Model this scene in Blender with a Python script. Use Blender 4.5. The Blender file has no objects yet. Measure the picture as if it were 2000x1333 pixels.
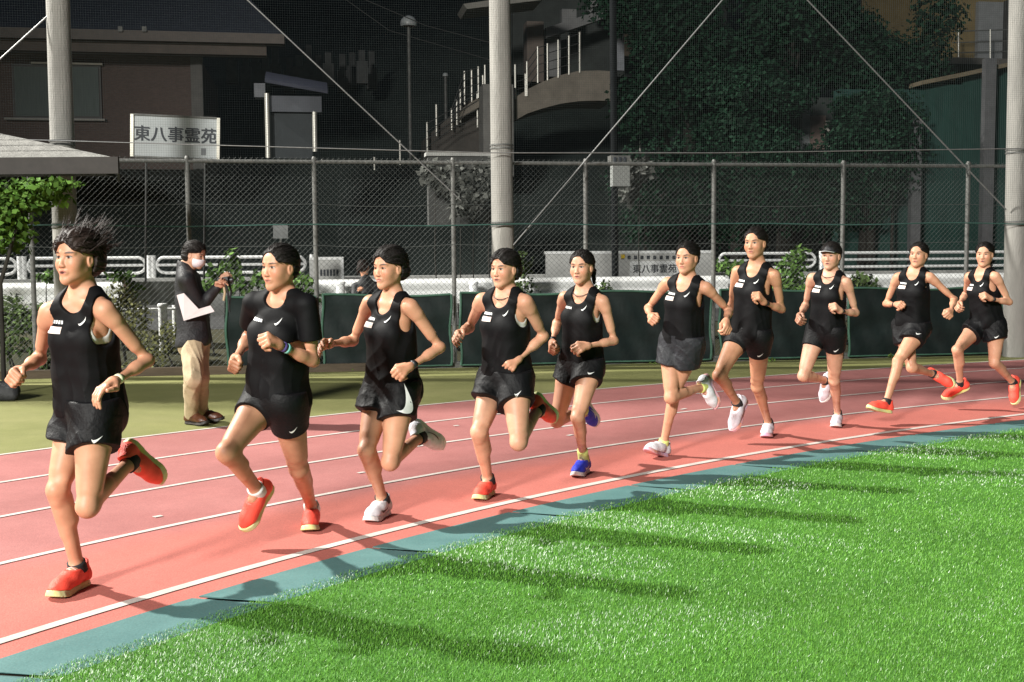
import bpy, bmesh, math, random
import numpy as np
import openvdb
from mathutils import Vector, Matrix
from mathutils.bvhtree import BVHTree
random.seed(7)
RNG = np.random.default_rng(11)
scene = bpy.context.scene
COL = scene.collection
R = math.radians

# ------------------------------------------------------------------ camera
FPX, CAM_H = 2250.0, 1.45                      # focal length in px of a 2000 px wide frame; eye height
PITCH, ROLL = math.atan(166.5 / FPX), R(0.4)
_d = np.array([0, math.cos(PITCH), -math.sin(PITCH)])
_r0 = np.array([1.0, 0, 0]); _u0 = np.array([0, math.sin(PITCH), math.cos(PITCH)])
_u = math.cos(ROLL) * _u0 + math.sin(ROLL) * _r0
_r = math.cos(ROLL) * _r0 - math.sin(ROLL) * _u0
CAM = np.array([0, 0, CAM_H])
cd = bpy.data.cameras.new('camera'); cam = bpy.data.objects.new('camera', cd); COL.objects.link(cam)
cd.sensor_width = 36.0; cd.lens = 36.0 * FPX / 2000.0; cd.clip_end = 600
M = Matrix.Identity(4)
for i in range(3):
    M[i][0], M[i][1], M[i][2], M[i][3] = _r[i], _u[i], -_d[i], CAM[i]
cam.matrix_world = M
scene.camera = cam

# ------------------------------------------------------------------ night sky, floodlights, exposure
w = bpy.data.worlds.new('World'); scene.world = w; w.use_nodes = True
nt = w.node_tree; nt.nodes.clear()
bg = nt.nodes.new('ShaderNodeBackground'); bg.inputs[0].default_value = (0.35, 0.5, 0.8, 1); bg.inputs[1].default_value = 0.04
nt.links.new(bg.outputs[0], nt.nodes.new('ShaderNodeOutputWorld').inputs[0])

def floodlight(name, loc, aim, e_at, dist, cone, blend, size, col):
    l = bpy.data.lights.new(name, 'SPOT'); o = bpy.data.objects.new(name, l); COL.objects.link(o)
    o.location = loc
    o.rotation_euler = (Vector(aim) - Vector(loc)).to_track_quat('-Z', 'Y').to_euler()
    l.energy = e_at * 4 * math.pi * dist * dist      # e_at: irradiance wanted at that distance
    l.spot_size = R(cone); l.spot_blend = blend; l.shadow_soft_size = size; l.color = col
    return o
# the two mast banks of the sports ground: one beyond the bend on the left, one behind the photographer on the left
floodlight('floodlight_key', (-27, 16.0, 22.5), (2, 6.5, 0), 6.3, 37, 62, 0.6, 0.45, (1.0, 0.97, 0.90))
floodlight('floodlight_fill', (-13, -20, 13), (1, 10, 1), 4.6, 34, 51, 0.9, 2.2, (1.0, 0.98, 0.92))
vs = scene.view_settings
vs.view_transform = 'Standard'; vs.look = 'None'; vs.exposure = 0.2; vs.gamma = 1.0
scene.cycles.use_denoising = True
scene.cycles.max_bounces = 5
scene.cycles.sample_clamp_indirect = 4

# ------------------------------------------------------------------ pixel helpers (measured places of the photograph -> points of the world)
def ray(px, py):
    return _d * FPX + _r * (px - 1000.0) - _u * (py - 666.5)
def on_ground(px, py, z=0.0):
    v = ray(px, py); return CAM + v * ((z - CAM_H) / v[2])
def at_y(px, py, y):
    v = ray(px, py); return CAM + v * (y / v[1])
FD = np.array([math.cos(R(9.6)), math.sin(R(9.6)), 0]); FN = np.array([-math.sin(R(9.6)), math.cos(R(9.6)), 0])
FP = np.array([-0.5, 14.98, 0])                # a point on the fence line, its direction and the way behind it
def behind(px, py, off):
    """the point where the sight line meets the upright plane OFF metres behind the fence"""
    v = ray(px, py); return CAM + v * (np.dot(FP + FN * off - CAM, FN) / np.dot(v, FN))
def fl(s, off, z):
    return FP + FD * s + FN * off + np.array([0, 0, z])
def fs(px, py=500, off=0.0):
    return float(np.dot(behind(px, py, off) - FP, FD))

# ------------------------------------------------------------------ object helpers
def tag(o, label=None, cat=None, group=None, kind=None):
    if label: o['label'] = label
    if cat: o['category'] = cat
    if group: o['group'] = group
    if kind: o['kind'] = kind
    return o
def link(name, me, mat=None, parent=None):
    o = bpy.data.objects.new(name, me); COL.objects.link(o)
    if mat is not None:
        if len(me.materials) == 0: me.materials.append(mat)
        elif me.materials[0] is not mat:
            o.material_slots[0].link = 'OBJECT'; o.material_slots[0].material = mat
    if parent is not None:
        o.parent = parent
        if parent.parent is None: o.matrix_parent_inverse = Matrix.Translation(-Vector(parent.location))
    return o
def empty(name, loc, label, cat, group=None):
    o = bpy.data.objects.new(name, None); COL.objects.link(o); o.location = loc
    return tag(o, label, cat, group)
def np_mesh(name, verts, faces, smooth=True, cols=None, fmat=None):
    me = bpy.data.meshes.new(name)
    verts = np.asarray(verts, np.float32); faces = np.asarray(faces, np.int32)
    n, k = faces.shape
    me.vertices.add(len(verts)); me.vertices.foreach_set('co', verts.ravel())
    me.loops.add(n * k); me.loops.foreach_set('vertex_index', faces.ravel())
    me.polygons.add(n); me.polygons.foreach_set('loop_start', np.arange(0, n * k, k, dtype=np.int32))
    if smooth: me.polygons.foreach_set('use_smooth', np.ones(n, bool))
    me.update(calc_edges=True)
    if cols is not None:
        a = me.attributes.new('Col', 'FLOAT_COLOR', 'POINT')
        c = np.ones((len(verts), 4), np.float32); c[:, :3] = cols
        a.data.foreach_set('color', c.ravel())
    return me
class MB:
    """collects boxes, bars, tubes and sheets into one mesh"""
    def __init__(s): s.v = []; s.f = []; s.sm = []
    def add(s, vs_, fs_, smooth=False):
        b = len(s.v); s.v += [tuple(map(float, v)) for v in vs_]
        for f in fs_: s.f.append(tuple(b + i for i in f)); s.sm.append(smooth)
    def box(s, c, ax, ay, az):
        c, ax, ay, az = map(np.asarray, (c, ax, ay, az))
        P = [c + i * ax + j * ay + k * az for i in (-1, 1) for j in (-1, 1) for k in (-1, 1)]
        s.add(P, [(0, 1, 3, 2), (4, 6, 7, 5), (0, 4, 5, 1), (2, 3, 7, 6), (0, 2, 6, 4), (1, 5, 7, 3)]); return s
    def abox(s, x0, x1, y0, y1, z0, z1):
        return s.box(((x0 + x1) / 2, (y0 + y1) / 2, (z0 + z1) / 2), ((x1 - x0) / 2, 0, 0), (0, (y1 - y0) / 2, 0), (0, 0, (z1 - z0) / 2))
    def fbox(s, s0, s1, o0, o1, z0, z1):
        """box in fence coordinates: along, behind, up"""
        return s.box(fl((s0 + s1) / 2, (o0 + o1) / 2, (z0 + z1) / 2), FD * (s1 - s0) / 2, FN * (o1 - o0) / 2, (0, 0, (z1 - z0) / 2))
    def tube(s, pts, rad, n=8, cap=True, smooth=True):
        pts = [np.asarray(p, float) for p in pts]
        rads = rad if hasattr(rad, '__len__') else [rad] * len(pts)
        up = None; rings = []
        for i, p in enumerate(pts):
            t = pts[min(i + 1, len(pts) - 1)] - pts[max(i - 1, 0)]; t = t / (np.linalg.norm(t) + 1e-9)
            if up is None:
                up = np.array([0, 0, 1.0]) if abs(t[2]) < .9 else np.array([1.0, 0, 0])
            a = np.cross(t, up); a /= np.linalg.norm(a) + 1e-9; b = np.cross(a, t); up = b
            rings.append([p + rads[i] * (a * math.cos(q) + b * math.sin(q)) for q in np.linspace(0, 2 * math.pi, n, endpoint=False)])
        V = [v for rg in rings for v in rg]; Fc = []
        for i in range(len(pts) - 1):
            for j in range(n):
                k = (j + 1) % n; Fc.append((i * n + j, i * n + k, (i + 1) * n + k, (i + 1) * n + j))
        s.add(V, Fc, smooth)
        if cap:
            s.add(rings[0], [tuple(range(n - 1, -1, -1))]); s.add(rings[-1], [tuple(range(n))])
        return s
    def sheet(s, P, smooth=True):
        """P: grid [i][j] of points"""
        P = np.asarray(P, float); n, m = P.shape[:2]
        s.add(P.reshape(-1, 3), [(i * m + j, (i + 1) * m + j, (i + 1) * m + j + 1, i * m + j + 1) for i in range(n - 1) for j in range(m - 1)], smooth); return s
    def mesh(s, name):
        me = bpy.data.meshes.new(name); me.from_pydata(s.v, [], s.f)
        me.polygons.foreach_set('use_smooth', s.sm); me.update(); return me
    def build(s, name, mat, parent=None): return link(name, s.mesh(name), mat, parent)

# ------------------------------------------------------------------ materials
def new_mat(name):
    m = bpy.data.materials.new(name); m.use_nodes = True
    return m, m.node_tree, m.node_tree.nodes['Principled BSDF']
def node(nt, t, **kw):
    n = nt.nodes.new(t)
    for k, v in kw.items():
        if k in ('op',): n.operation = v
        elif hasattr(n, k) and k not in ('inputs',): setattr(n, k, v)
    return n
def mat(name, col, rough=.6, var=.25, scale=6.0, metal=0.0, bump=0.0, bscale=40.0, spec=.5, col2=None, attr=False, trans=0.0, stretch=None, emit=None):
    """principled surface whose colour wanders with two octaves of noise, optional fine relief"""
    m, nt, b = new_mat(name); L = nt.links
    b.inputs['Roughness'].default_value = rough; b.inputs['Metallic'].default_value = metal
    b.inputs['Specular IOR Level'].default_value = spec
    tc = node(nt, 'ShaderNodeTexCoord')
    src = tc.outputs['Object']
    if stretch:
        mp = node(nt, 'ShaderNodeMapping'); mp.inputs['Scale'].default_value = stretch; L.new(src, mp.inputs[0]); src = mp.outputs[0]
    nz = node(nt, 'ShaderNodeTexNoise'); nz.inputs['Scale'].default_value = scale; nz.inputs['Detail'].default_value = 8; nz.inputs['Roughness'].default_value = .65
    L.new(src, nz.inputs['Vector'])
    if attr:
        at = node(nt, 'ShaderNodeAttribute', attribute_name='Col')
        hs = node(nt, 'ShaderNodeMix', data_type='RGBA', blend_type='MULTIPLY'); hs.inputs['Factor'].default_value = var
        L.new(at.outputs['Color'], hs.inputs['A']); L.new(nz.outputs['Fac'], hs.inputs['B']); L.new(hs.outputs['Result'], b.inputs['Base Color'])
    else:
        c = np.array(col); c2 = np.array(col2) if col2 is not None else c * (1 - var)
        c1 = c if col2 is not None else np.minimum(c * (1 + var * .6), 1)
        rp = node(nt, 'ShaderNodeValToRGB'); rp.color_ramp.elements[0].position = .32; rp.color_ramp.elements[1].position = .68
        rp.color_ramp.elements[0].color = (*c2, 1); rp.color_ramp.elements[1].color = (*c1, 1)
        L.new(nz.outputs['Fac'], rp.inputs[0]); L.new(rp.outputs[0], b.inputs['Base Color'])
    if bump:
        n2 = node(nt, 'ShaderNodeTexNoise'); n2.inputs['Scale'].default_value = bscale; n2.inputs['Detail'].default_value = 5; L.new(src, n2.inputs['Vector'])
        bp = node(nt, 'ShaderNodeBump'); bp.inputs['Strength'].default_value = bump; bp.inputs['Distance'].default_value = .02
        L.new(n2.outputs['Fac'], bp.inputs['Height']); L.new(bp.outputs[0], b.inputs['Normal'])
    if trans: 
        b.inputs['Transmission Weight'].default_value = 0
        b.inputs['Subsurface Weight'].default_value = 0
    return m
MAT = {}
def skin_mat():
    m, nt, b = new_mat('skin'); L = nt.links
    at = node(nt, 'ShaderNodeAttribute', attribute_name='Col'); tc = node(nt, 'ShaderNodeTexCoord')
    nz = node(nt, 'ShaderNodeTexNoise'); nz.inputs['Scale'].default_value = 14; nz.inputs['Detail'].default_value = 6; L.new(tc.outputs['Object'], nz.inputs['Vector'])
    rp = node(nt, 'ShaderNodeValToRGB'); rp.color_ramp.elements[0].color = (.86, .79, .75, 1); rp.color_ramp.elements[1].color = (1.06, 1.02, 1.0, 1); rp.color_ramp.elements[0].position = .3; rp.color_ramp.elements[1].position = .7
    L.new(nz.outputs['Fac'], rp.inputs[0])
    mx = node(nt, 'ShaderNodeMix', data_type='RGBA', blend_type='MULTIPLY'); mx.inputs['Factor'].default_value = 1
    L.new(at.outputs['Color'], mx.inputs['A']); L.new(rp.outputs[0], mx.inputs['B']); L.new(mx.outputs['Result'], b.inputs['Base Color'])
    b.inputs['Roughness'].default_value = .5; b.inputs['Specular IOR Level'].default_value = .38
    b.inputs['Subsurface Weight'].default_value = .06; b.inputs['Subsurface Radius'].default_value = (.02, .008, .004); b.inputs['Subsurface Scale'].default_value = .6
    n2 = node(nt, 'ShaderNodeTexNoise'); n2.inputs['Scale'].default_value = 300; L.new(tc.outputs['Object'], n2.inputs['Vector'])
    bp = node(nt, 'ShaderNodeBump'); bp.inputs['Strength'].default_value = .12; bp.inputs['Distance'].default_value = .004; L.new(n2.outputs['Fac'], bp.inputs['Height']); L.new(bp.outputs[0], b.inputs['Normal'])
    return m
MAT['skin'] = skin_mat()
MAT['hair'] = mat('hair', (.010, .008, .007), .62, .5, 9, bump=.25, bscale=70, spec=.2, stretch=(1, 1, .35))
MAT['hair_brown'] = mat('brown_hair', (.022, .013, .010), .6, .5, 9, bump=.25, bscale=70, spec=.25, stretch=(1, 1, .35))
MAT['black_cloth'] = mat('black_running_cloth', (.0045, .0045, .0053), .66, .3, 12, bump=.06, bscale=420, spec=.14)
MAT['black_shorts'] = mat('black_woven_shorts', (.005, .005, .006), .6, .3, 9, bump=.2, bscale=60, spec=.2)
MAT['grey_shorts'] = mat('charcoal_shorts', (.020, .021, .025), .6, .3, 9, bump=.25, bscale=50, spec=.25)
MAT['white_print'] = mat('white_print', (.74, .74, .73), .5, .06, 60)
MAT['plate_print'] = mat('pale_print_plate', (.70, .66, .63), .5, .25, 45, col2=(.62, .42, .36))
MAT['bra'] = mat('pale_sports_bra', (.55, .55, .53), .7, .15, 20)
MAT['coral'] = mat('coral_mesh_shoe', (1.0, .10, .066), .5, .10, 26, bump=.3, bscale=260, spec=.3)
MAT['white_shoe'] = mat('white_mesh_shoe', (.70, .70, .74), .5, .12, 26, bump=.3, bscale=260, spec=.3)
MAT['lilac_shoe'] = mat('pale_lilac_shoe', (.66, .62, .68), .5, .16, 26, bump=.3, bscale=260, spec=.3)
MAT['blue_shoe'] = mat('cobalt_mesh_shoe', (.030, .052, .60), .5, .22, 26, bump=.3, bscale=260, spec=.3)
MAT['mint_sole'] = mat('mint_yellow_foam_sole', (.62, .70, .50), .55, .2, 9, col2=(.62, .60, .10))
MAT['white_sole'] = mat('white_foam_sole', (.72, .72, .70), .55, .12, 14)
MAT['orange_sole'] = mat('orange_lilac_foam_sole', (.78, .30, .10), .55, .2, 10, col2=(.42, .36, .62))
MAT['brown_leather'] = mat('brown_leather', (.085, .030, .014), .38, .35, 18, bump=.2, bscale=90)
MAT['dark_sole'] = mat('dark_rubber_sole', (.02, .015, .012), .6, .2, 12)
MAT['lace'] = mat('shoe_lace', (.70, .42, .38), .7, .2, 40)
MAT['black_sock'] = mat('black_sock', (.014, .014, .016), .8, .2, 40)
MAT['white_sock'] = mat('white_sock', (.70, .70, .68), .8, .1, 40)
MAT['yellow_sock'] = mat('pale_yellow_sock', (.66, .72, .22), .8, .1, 40)
MAT['dark_plastic'] = mat('dark_watch_plastic', (.016, .017, .020), .4, .2, 30)
MAT['violet_band'] = mat('violet_band', (.10, .07, .26), .5, .15, 30)
MAT['mint_band'] = mat('mint_band', (.22, .55, .50), .5, .15, 30)
MAT['cream_band'] = mat('pale_yellow_band', (.74, .74, .50), .5, .1, 30)
MAT['mask'] = mat('white_face_mask', (.72, .68, .72), .8, .08, 40)
MAT['jacket'] = mat('black_jacket', (.013, .013, .015), .6, .3, 10, bump=.3, bscale=60, spec=.35)
MAT['chino'] = mat('beige_chino', (.42, .33, .21), .8, .18, 14, bump=.3, bscale=240)
MAT['paper'] = mat('paper_folder', (.52, .46, .46), .6, .06, 12)
# ------------------------------------------------------------------ people: signed-distance bodies turned into one mesh each
def nrm(v): v = np.asarray(v, float); return v / (np.linalg.norm(v) + 1e-12)
def Cn(a, b, ra, rb, k=.02): return ('c', k, np.asarray(a, float), np.asarray(b, float), ra, rb)
def El(c, rad, Rm=None, k=.02, op='+'): return ('e', k, np.asarray(c, float), np.asarray(rad, float), np.eye(3) if Rm is None else Rm, op)

def pbox(p):
    if p[0] == 'c':
        r = max(p[4], p[5]); return np.minimum(p[2], p[3]) - r, np.maximum(p[2], p[3]) + r
    e = np.sqrt(((p[4] * p[3][:, None]) ** 2).sum(0)); return p[2] - e, p[2] + e
def smin(a, b, k):
    h = np.clip(.5 + .5 * (b - a) / k, 0, 1); return b + (a - b) * h - k * h * (1 - h)
def pdist(p, x, y, z):
    if p[0] == 'c':
        a, b = p[2], p[3]; ba = b - a; q = float(ba @ ba) + 1e-12
        X, Y, Z = x - a[0], y - a[1], z - a[2]
        t = np.clip((X * ba[0] + Y * ba[1] + Z * ba[2]) / q, 0, 1)
        return np.sqrt((X - t * ba[0]) ** 2 + (Y - t * ba[1]) ** 2 + (Z - t * ba[2]) ** 2) - (p[4] + (p[5] - p[4]) * t)
    X, Y, Z = x - p[2][0], y - p[2][1], z - p[2][2]; Rm, r = p[4], p[3]
    u = [(X * Rm[i][0] + Y * Rm[i][1] + Z * Rm[i][2]) / r[i] for i in range(3)]
    k0 = np.sqrt(u[0] ** 2 + u[1] ** 2 + u[2] ** 2)
    k1 = np.sqrt((u[0] / r[0]) ** 2 + (u[1] / r[1]) ** 2 + (u[2] / r[2]) ** 2) + 1e-9
    return k0 * (k0 - 1) / k1
class Grid:
    def __init__(s, lo, hi, h):
        s.lo = np.asarray(lo, float); s.h = h
        s.n = np.maximum(np.ceil((np.asarray(hi) - s.lo) / h).astype(int) + 1, 2)
        s.ax = [(s.lo[i] + h * np.arange(s.n[i])).astype(np.float32) for i in range(3)]
        s.a = np.full(s.n, .25, np.float32)
    def slc(s, lo, hi):
        i0 = np.clip(np.floor((lo - s.lo) / s.h).astype(int), 0, s.n); i1 = np.clip(np.ceil((hi - s.lo) / s.h).astype(int) + 1, 0, s.n)
        if (i1 <= i0).any(): return None
        return tuple(slice(i0[i], i1[i]) for i in range(3))
    def co(s, sl):
        return s.ax[0][sl[0]][:, None, None], s.ax[1][sl[1]][None, :, None], s.ax[2][sl[2]][None, None, :]
    def put(s, prims, arr=None, grow=0.0):
        arr = s.a if arr is None else arr
        for p in prims:
            lo, hi = pbox(p); m = .05 + grow
            sl = s.slc(lo - m, hi + m)
            if sl is None: continue
            d = pdist(p, *s.co(sl)) - (grow if p[-1] != '-' else 0)
            if p[-1] == '-':
                arr[sl] = -smin(-arr[sl], d, p[1])
            else:
                arr[sl] = smin(arr[sl], d, p[1])
        return s
    def limb(s, prims, joint, reach=.10, kj=.045):
        lo = np.min([pbox(p)[0] for p in prims], 0) - .06; hi = np.max([pbox(p)[1] for p in prims], 0) + .06
        sl = s.slc(lo, hi)
        if sl is None: return s
        t = np.full(s.n, .25, np.float32) if False else None
        g = Grid.__new__(Grid); g.lo = np.array([s.ax[i][sl[i]][0] for i in range(3)], float); g.h = s.h
        g.ax = [s.ax[i][sl[i]] for i in range(3)]; g.n = np.array([len(q) for q in g.ax]); g.a = np.full(g.n, .25, np.float32)
        g.put(prims)
        x, y, z = s.co(sl); j = joint
        k = .003 + kj * np.exp(-((x - j[0]) ** 2 + (y - j[1]) ** 2 + (z - j[2]) ** 2) / reach ** 2)
        s.a[sl] = smin(s.a[sl], g.a, k); return s
    def cut(s, f, k=.004):
        """keep only where f(x,y,z) < 0"""
        d = f(*s.co((slice(None),) * 3)).astype(np.float32)
        s.a = -smin(-s.a, -np.broadcast_to(d, s.a.shape), k); return s
    def surf(s):
        g = openvdb.FloatGrid(.25); g.copyFromArray(np.ascontiguousarray(s.a))
        P, Q = g.convertToQuads(0.0)
        if len(Q) == 0: return np.zeros((0, 3)), np.zeros((0, 4), int)
        Q = Q[:, ::-1] if FLIP else Q
        return P.astype(np.float64) * s.h + s.lo, Q.astype(np.int64)
FLIP = False
def wrinkle(x, y, z, amp, f, seed):
    r = np.random.default_rng(seed); o = 0
    for i in range(5):
        d = nrm(r.normal(size=3) * np.array([1, 1, .45])); ph = r.uniform(0, 6.28); ff = f * r.uniform(.6, 1.7)
        o = o + np.sin((x * d[0] + y * d[1] + z * d[2]) * ff + ph + 1.3 * np.sin(z * f * .5 + ph))
    return o * (amp / 3)
def crease(x, y, z, amp, f, seed):
    """sharp pulled folds: ridges of a few crossing wave trains"""
    r = np.random.default_rng(seed); o = 0
    for i in range(4):
        d = nrm(r.normal(size=3) * np.array([1, 1, .8])); ph = r.uniform(0, 6.28); ff = f * r.uniform(.6, 1.5)
        w_ = np.sin((x * d[0] + y * d[1] + z * d[2]) * ff + ph + 1.1 * np.sin((x + y) * f * .35 + z * f * .3 + ph * 2))
        o = o + (np.sqrt(np.abs(w_)) * 2 - 1.4) * (.5 + .5 * np.sin(z * f * .22 + ph * 3))
    return o * (amp / 2)
def pick(V, Q, keep):
    Q = Q[keep]; u, inv = np.unique(Q.ravel(), return_inverse=True)
    return V[u], inv.reshape(-1, 4)

def solve(P, px, py, L, sg):
    """the point of a sight line at distance L from P, nearer (-), farther (+) or level (0) with it"""
    d = nrm(ray(px, py)); o = P - CAM; t0 = float(o @ d); h2 = float(o @ o) - t0 * t0
    q = L * L - h2
    return CAM + d * (t0 + (sg * math.sqrt(q) if q > 0 else 0))
def knee_fit(Hp, A, px, py, L1, L2, fwd):
    d = nrm(ray(px, py)); t0 = float((Hp - CAM) @ d); best = None
    for t in np.linspace(t0 - .4, t0 + .4, 161):
        K = CAM + d * t; e = (np.linalg.norm(K - Hp) - L1) ** 2 + (np.linalg.norm(K - A) - L2) ** 2
        e += .02 * max(0, -float((K - (Hp + A) / 2) @ fwd)) 
        if best is None or e < best[0]: best = (e, K)
    return best[1]
def frame(y, z):
    """rows: x(left), y(forward), z(up) unit axes from a forward and a rough up"""
    y = nrm(y); z = np.asarray(z, float); z = nrm(z - y * (z @ y)); x = np.cross(y, z); return np.array([x, y, z])

def head_prims(hc, F, s, jaw=1.0):
    """F rows: right-handed x, forward, up"""
    def P(x, y, z): return hc + s * (x * F[0] + y * F[1] + z * F[2])
    e = lambda c, r, k=.012, op='+': El(P(*c), np.array(r) * s, F, k * s, op)
    c = lambda a, b, ra, rb, k=.012: Cn(P(*a), P(*b), ra * s, rb * s, k * s)
    L = [e((0, -.012, .032), (.073, .090, .080)), e((0, .024, -.028), (.060 * jaw, .060, .080), .03), e((0, .052, .045), (.050, .026, .036), .03)]
    for q in (-1, 1):
        L += [c((q * .046 * jaw, .004, -.046), (q * .014, .060, -.090), .023, .019, .03), e((q * .036, .050, -.026), (.028, .030, .030), .03),
              e((q * .031, .089, .007), (.015, .010, .0085), .012, '-'), e((q * .031, .0685, .006), (.0145, .0130, .0115), .005),
              e((q * .010, .0905, -.034), (.0085, .009, .0070), .008), c((q * .014, .079, .027), (q * .044, .066, .026), .008, .007, .014),
              e((q * .074, -.012, -.006), (.008, .018, .029), .008), e((q * .082, -.004, -.004), (.005, .009, .016), .006, '-')]
    L += [c((0, .080, .012), (0, .0955, -.027), .0065, .0095, .012), c((0, .070, -.100), (0, .066, -.096), .015, .015, .02), e((0, .080, -.060), (.024, .010, .018), .012),
          c((-.013, .0845, -.0555), (.013, .0845, -.0555), .0050, .0050, .006), c((-.011, .083, -.0665), (.011, .083, -.0665), .0062, .0062, .006),
          e((0, .094, -.0612), (.020, .009, .0013), .003, '-')]
    return L
def head_colours(V, hc, F, s, skin, rs, eye=1.0, mouth=0, brow=1.0):
    q = (V - hc) @ F.T / s; x, y, z = q[:, 0], q[:, 1], q[:, 2]
    n = len(V); c = np.tile(np.array(skin), (n, 1)); front = (y > .035) & (np.abs(x) < .075) & (z > -.12) & (z < .09)
    def mixc(wt, col): 
        nonlocal c
        wt = np.clip(wt, 0, 1)[:, None] * front[:, None]; c = c * (1 - wt) + np.array(col) * wt
    ax = np.abs(x)
    mixc(.6 * np.exp(-((ax - .042) ** 2 + (z + .025) ** 2) / .018 ** 2), np.array(skin) * [1.0, .72, .68])
    lip = 1.2 - (x / .020) ** 2 - ((z + .0612) / .0095) ** 2
    mixc(np.clip(lip * 3, 0, .85), (.40, .15, .12))
    mixc(np.clip(2 - ((z + .0615) / .0016) ** 2 - (x / .018) ** 2, 0, .7), (.14, .045, .04))
    if mouth: mixc(np.clip(2.2 * (1.2 - (x / .013) ** 2 - ((z + .0625) / (.0055 * mouth)) ** 2), 0, .95), (.055, .014, .013))
    ex = (ax - .031) / .0150; bend = .0010 - .002 * ex ** 2
    ez = (z - .0065 - bend)
    ev = 1.2 - ex ** 2 - (ez / (.0048 * eye)) ** 2
    mixc(np.clip(ev * 4, 0, 1), (.40, .34, .30))
    mixc(np.clip(4 * (1.25 - ((ax - .0305) / .0072) ** 2 - (ez / .0068) ** 2), 0, 1), (.022, .013, .009))
    lash = 1.3 - ex ** 2 * .9 - ((ez - .0046 * eye + .0012 * ex ** 2) / .0022) ** 2
    mixc(np.clip(lash * 3, 0, .95), (.02, .012, .01))
    bx = (ax - .034) / .021; bz = z - .0285 + .003 * bx ** 2 - .0012 * bx
    mixc(np.clip(1.8 * brow * (1.2 - bx ** 2 - (bz / (.0046 * brow)) ** 2), 0, .92), (.035, .022, .016))
    mixc(np.clip(1.6 - ((ax - .009) / .0045) ** 2 - ((z + .040) / .0028) ** 2, 0, .7), (.10, .035, .03))
    return c

def hand_prims(wr, dirn, palm, s, curl=1.0, side=1, point=False):
    """wr wrist point, dirn along the forearm, palm the way the palm faces; side +1 thumb towards +x of the hand frame"""
    F = frame(dirn, -np.asarray(palm))      # z = back of hand, y along, x = thumb side * side
    X, Y, Z = F[0] * side, F[1], F[2]
    P = lambda x, y, z: wr + s * (x * X + y * Y + z * Z)
    L = [Cn(P(0, -.005, 0), P(.012, .060, 0), .023 * s, .020 * s, .012), Cn(P(0, .01, 0), P(-.020, .062, -.002), .022 * s, .017 * s, .012), Cn(P(.016, .02, -.006), P(.024, .065, 0), .019 * s, .015 * s, .012)]
    lens = [(.040, .025, .021), (.044, .028, .022), (.040, .026, .021), (.032, .020, .019)]
    for i, ls in enumerate(lens):
        x0 = .029 - .0185 * i; b = P(x0, .074 - .004 * abs(i - 1), .004); ang = 0
        p0 = P(x0 * .8, .045, .003); L.append(Cn(p0, b, .0105 * s, .0102 * s, .005))
        bends = [(1.25, 1.55, 1.0), (1.3, 1.6, 1.0), (1.35, 1.6, 1.0), (1.4, 1.6, 1.0)][i]
        cv = curl * (.45 if (point and i == 0) else 1)
        for j, l in enumerate(ls):
            ang += bends[j] * cv * (.62 if curl < .6 else 1)
            e = b + s * l * (math.cos(ang) * Y - math.sin(ang) * Z) - s * .0015 * X * i
            L.append(Cn(b, e, (.0100 - .0009 * j) * s, (.0094 - .0010 * j) * s, .004)); b = e
    t0 = P(.020, .012, -.006); t1 = P(.042, .044, -.020); 
    if point: t2 = P(.050, .075, -.012); t3 = P(.050, .100, -.006)
    else: t2 = P(.034, .068, -.036); t3 = P(.012, .078, -.044)
    L += [Cn(t0, t1, .017 * s, .013 * s, .010), Cn(t1, t2, .0118 * s, .0105 * s, .004), Cn(t2, t3, .0105 * s, .0085 * s, .004)]
    return L

# shoes: one upper and one sole, shared by every pair
def outline(y):
    return np.interp(y, [-.070, -.064, -.05, -.03, .02, .06, .12, .155, .178, .190, .196], [.0, .016, .027, .033, .030, .032, .044, .041, .030, .017, .0])
def make_shoe():
    g = Grid((-.07, -.10, -.02), (.07, .22, .16), .004)
    g.put([Cn((0, -.028, .052), (0, .06, .056), .037, .037, .03), Cn((0, .05, .052), (.004, .125, .036), .037, .037, .03), Cn((.006, .12, .032), (.008, .162, .028), .038, .027, .03),
           Cn((0, -.030, .06), (0, -.036, .105), .031, .027, .02), Cn((0, .028, .07), (0, .022, .10), .030, .024, .02), Cn((0, -.03, .04), (0, -.04, .04), .034, .034, .02)])
    x, y, z = g.co((slice(None),) * 3)
    spring = np.maximum(y - .10, 0) ** 2 * 2.2
    g.cut(lambda x, y, z: (.026 + spring) - z, .004)
    g.cut(lambda x, y, z: (z - (.100 - .22 * (y + .04) + 3.0 * (y + .005) ** 2)) * .9, .004)      # dip of the opening
    up = g.surf()
    g = Grid((-.07, -.10, -.02), (.07, .22, .08), .004)
    x, y, z = g.co((slice(None),) * 3)
    wv = outline(np.broadcast_to(y, (1, g.n[1], 1)).astype(float)).astype(np.float32) * 1.02 + .003
    zz = z - spring; top = .026 + .010 * np.clip((-y - .0) / .06, 0, 1)
    d2 = np.maximum(np.maximum(np.abs(x - .004 * np.clip(y / .1, 0, 1)) - wv - .010 * np.clip(1 - zz / .03, 0, 1) + .008, np.maximum(y - .194, -.068 - y)), np.maximum(zz - top, -zz))
    g.a = d2.astype(np.float32); so = g.surf()
    return up, so
SHOE_UP = SHOE_SOLE = None

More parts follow.
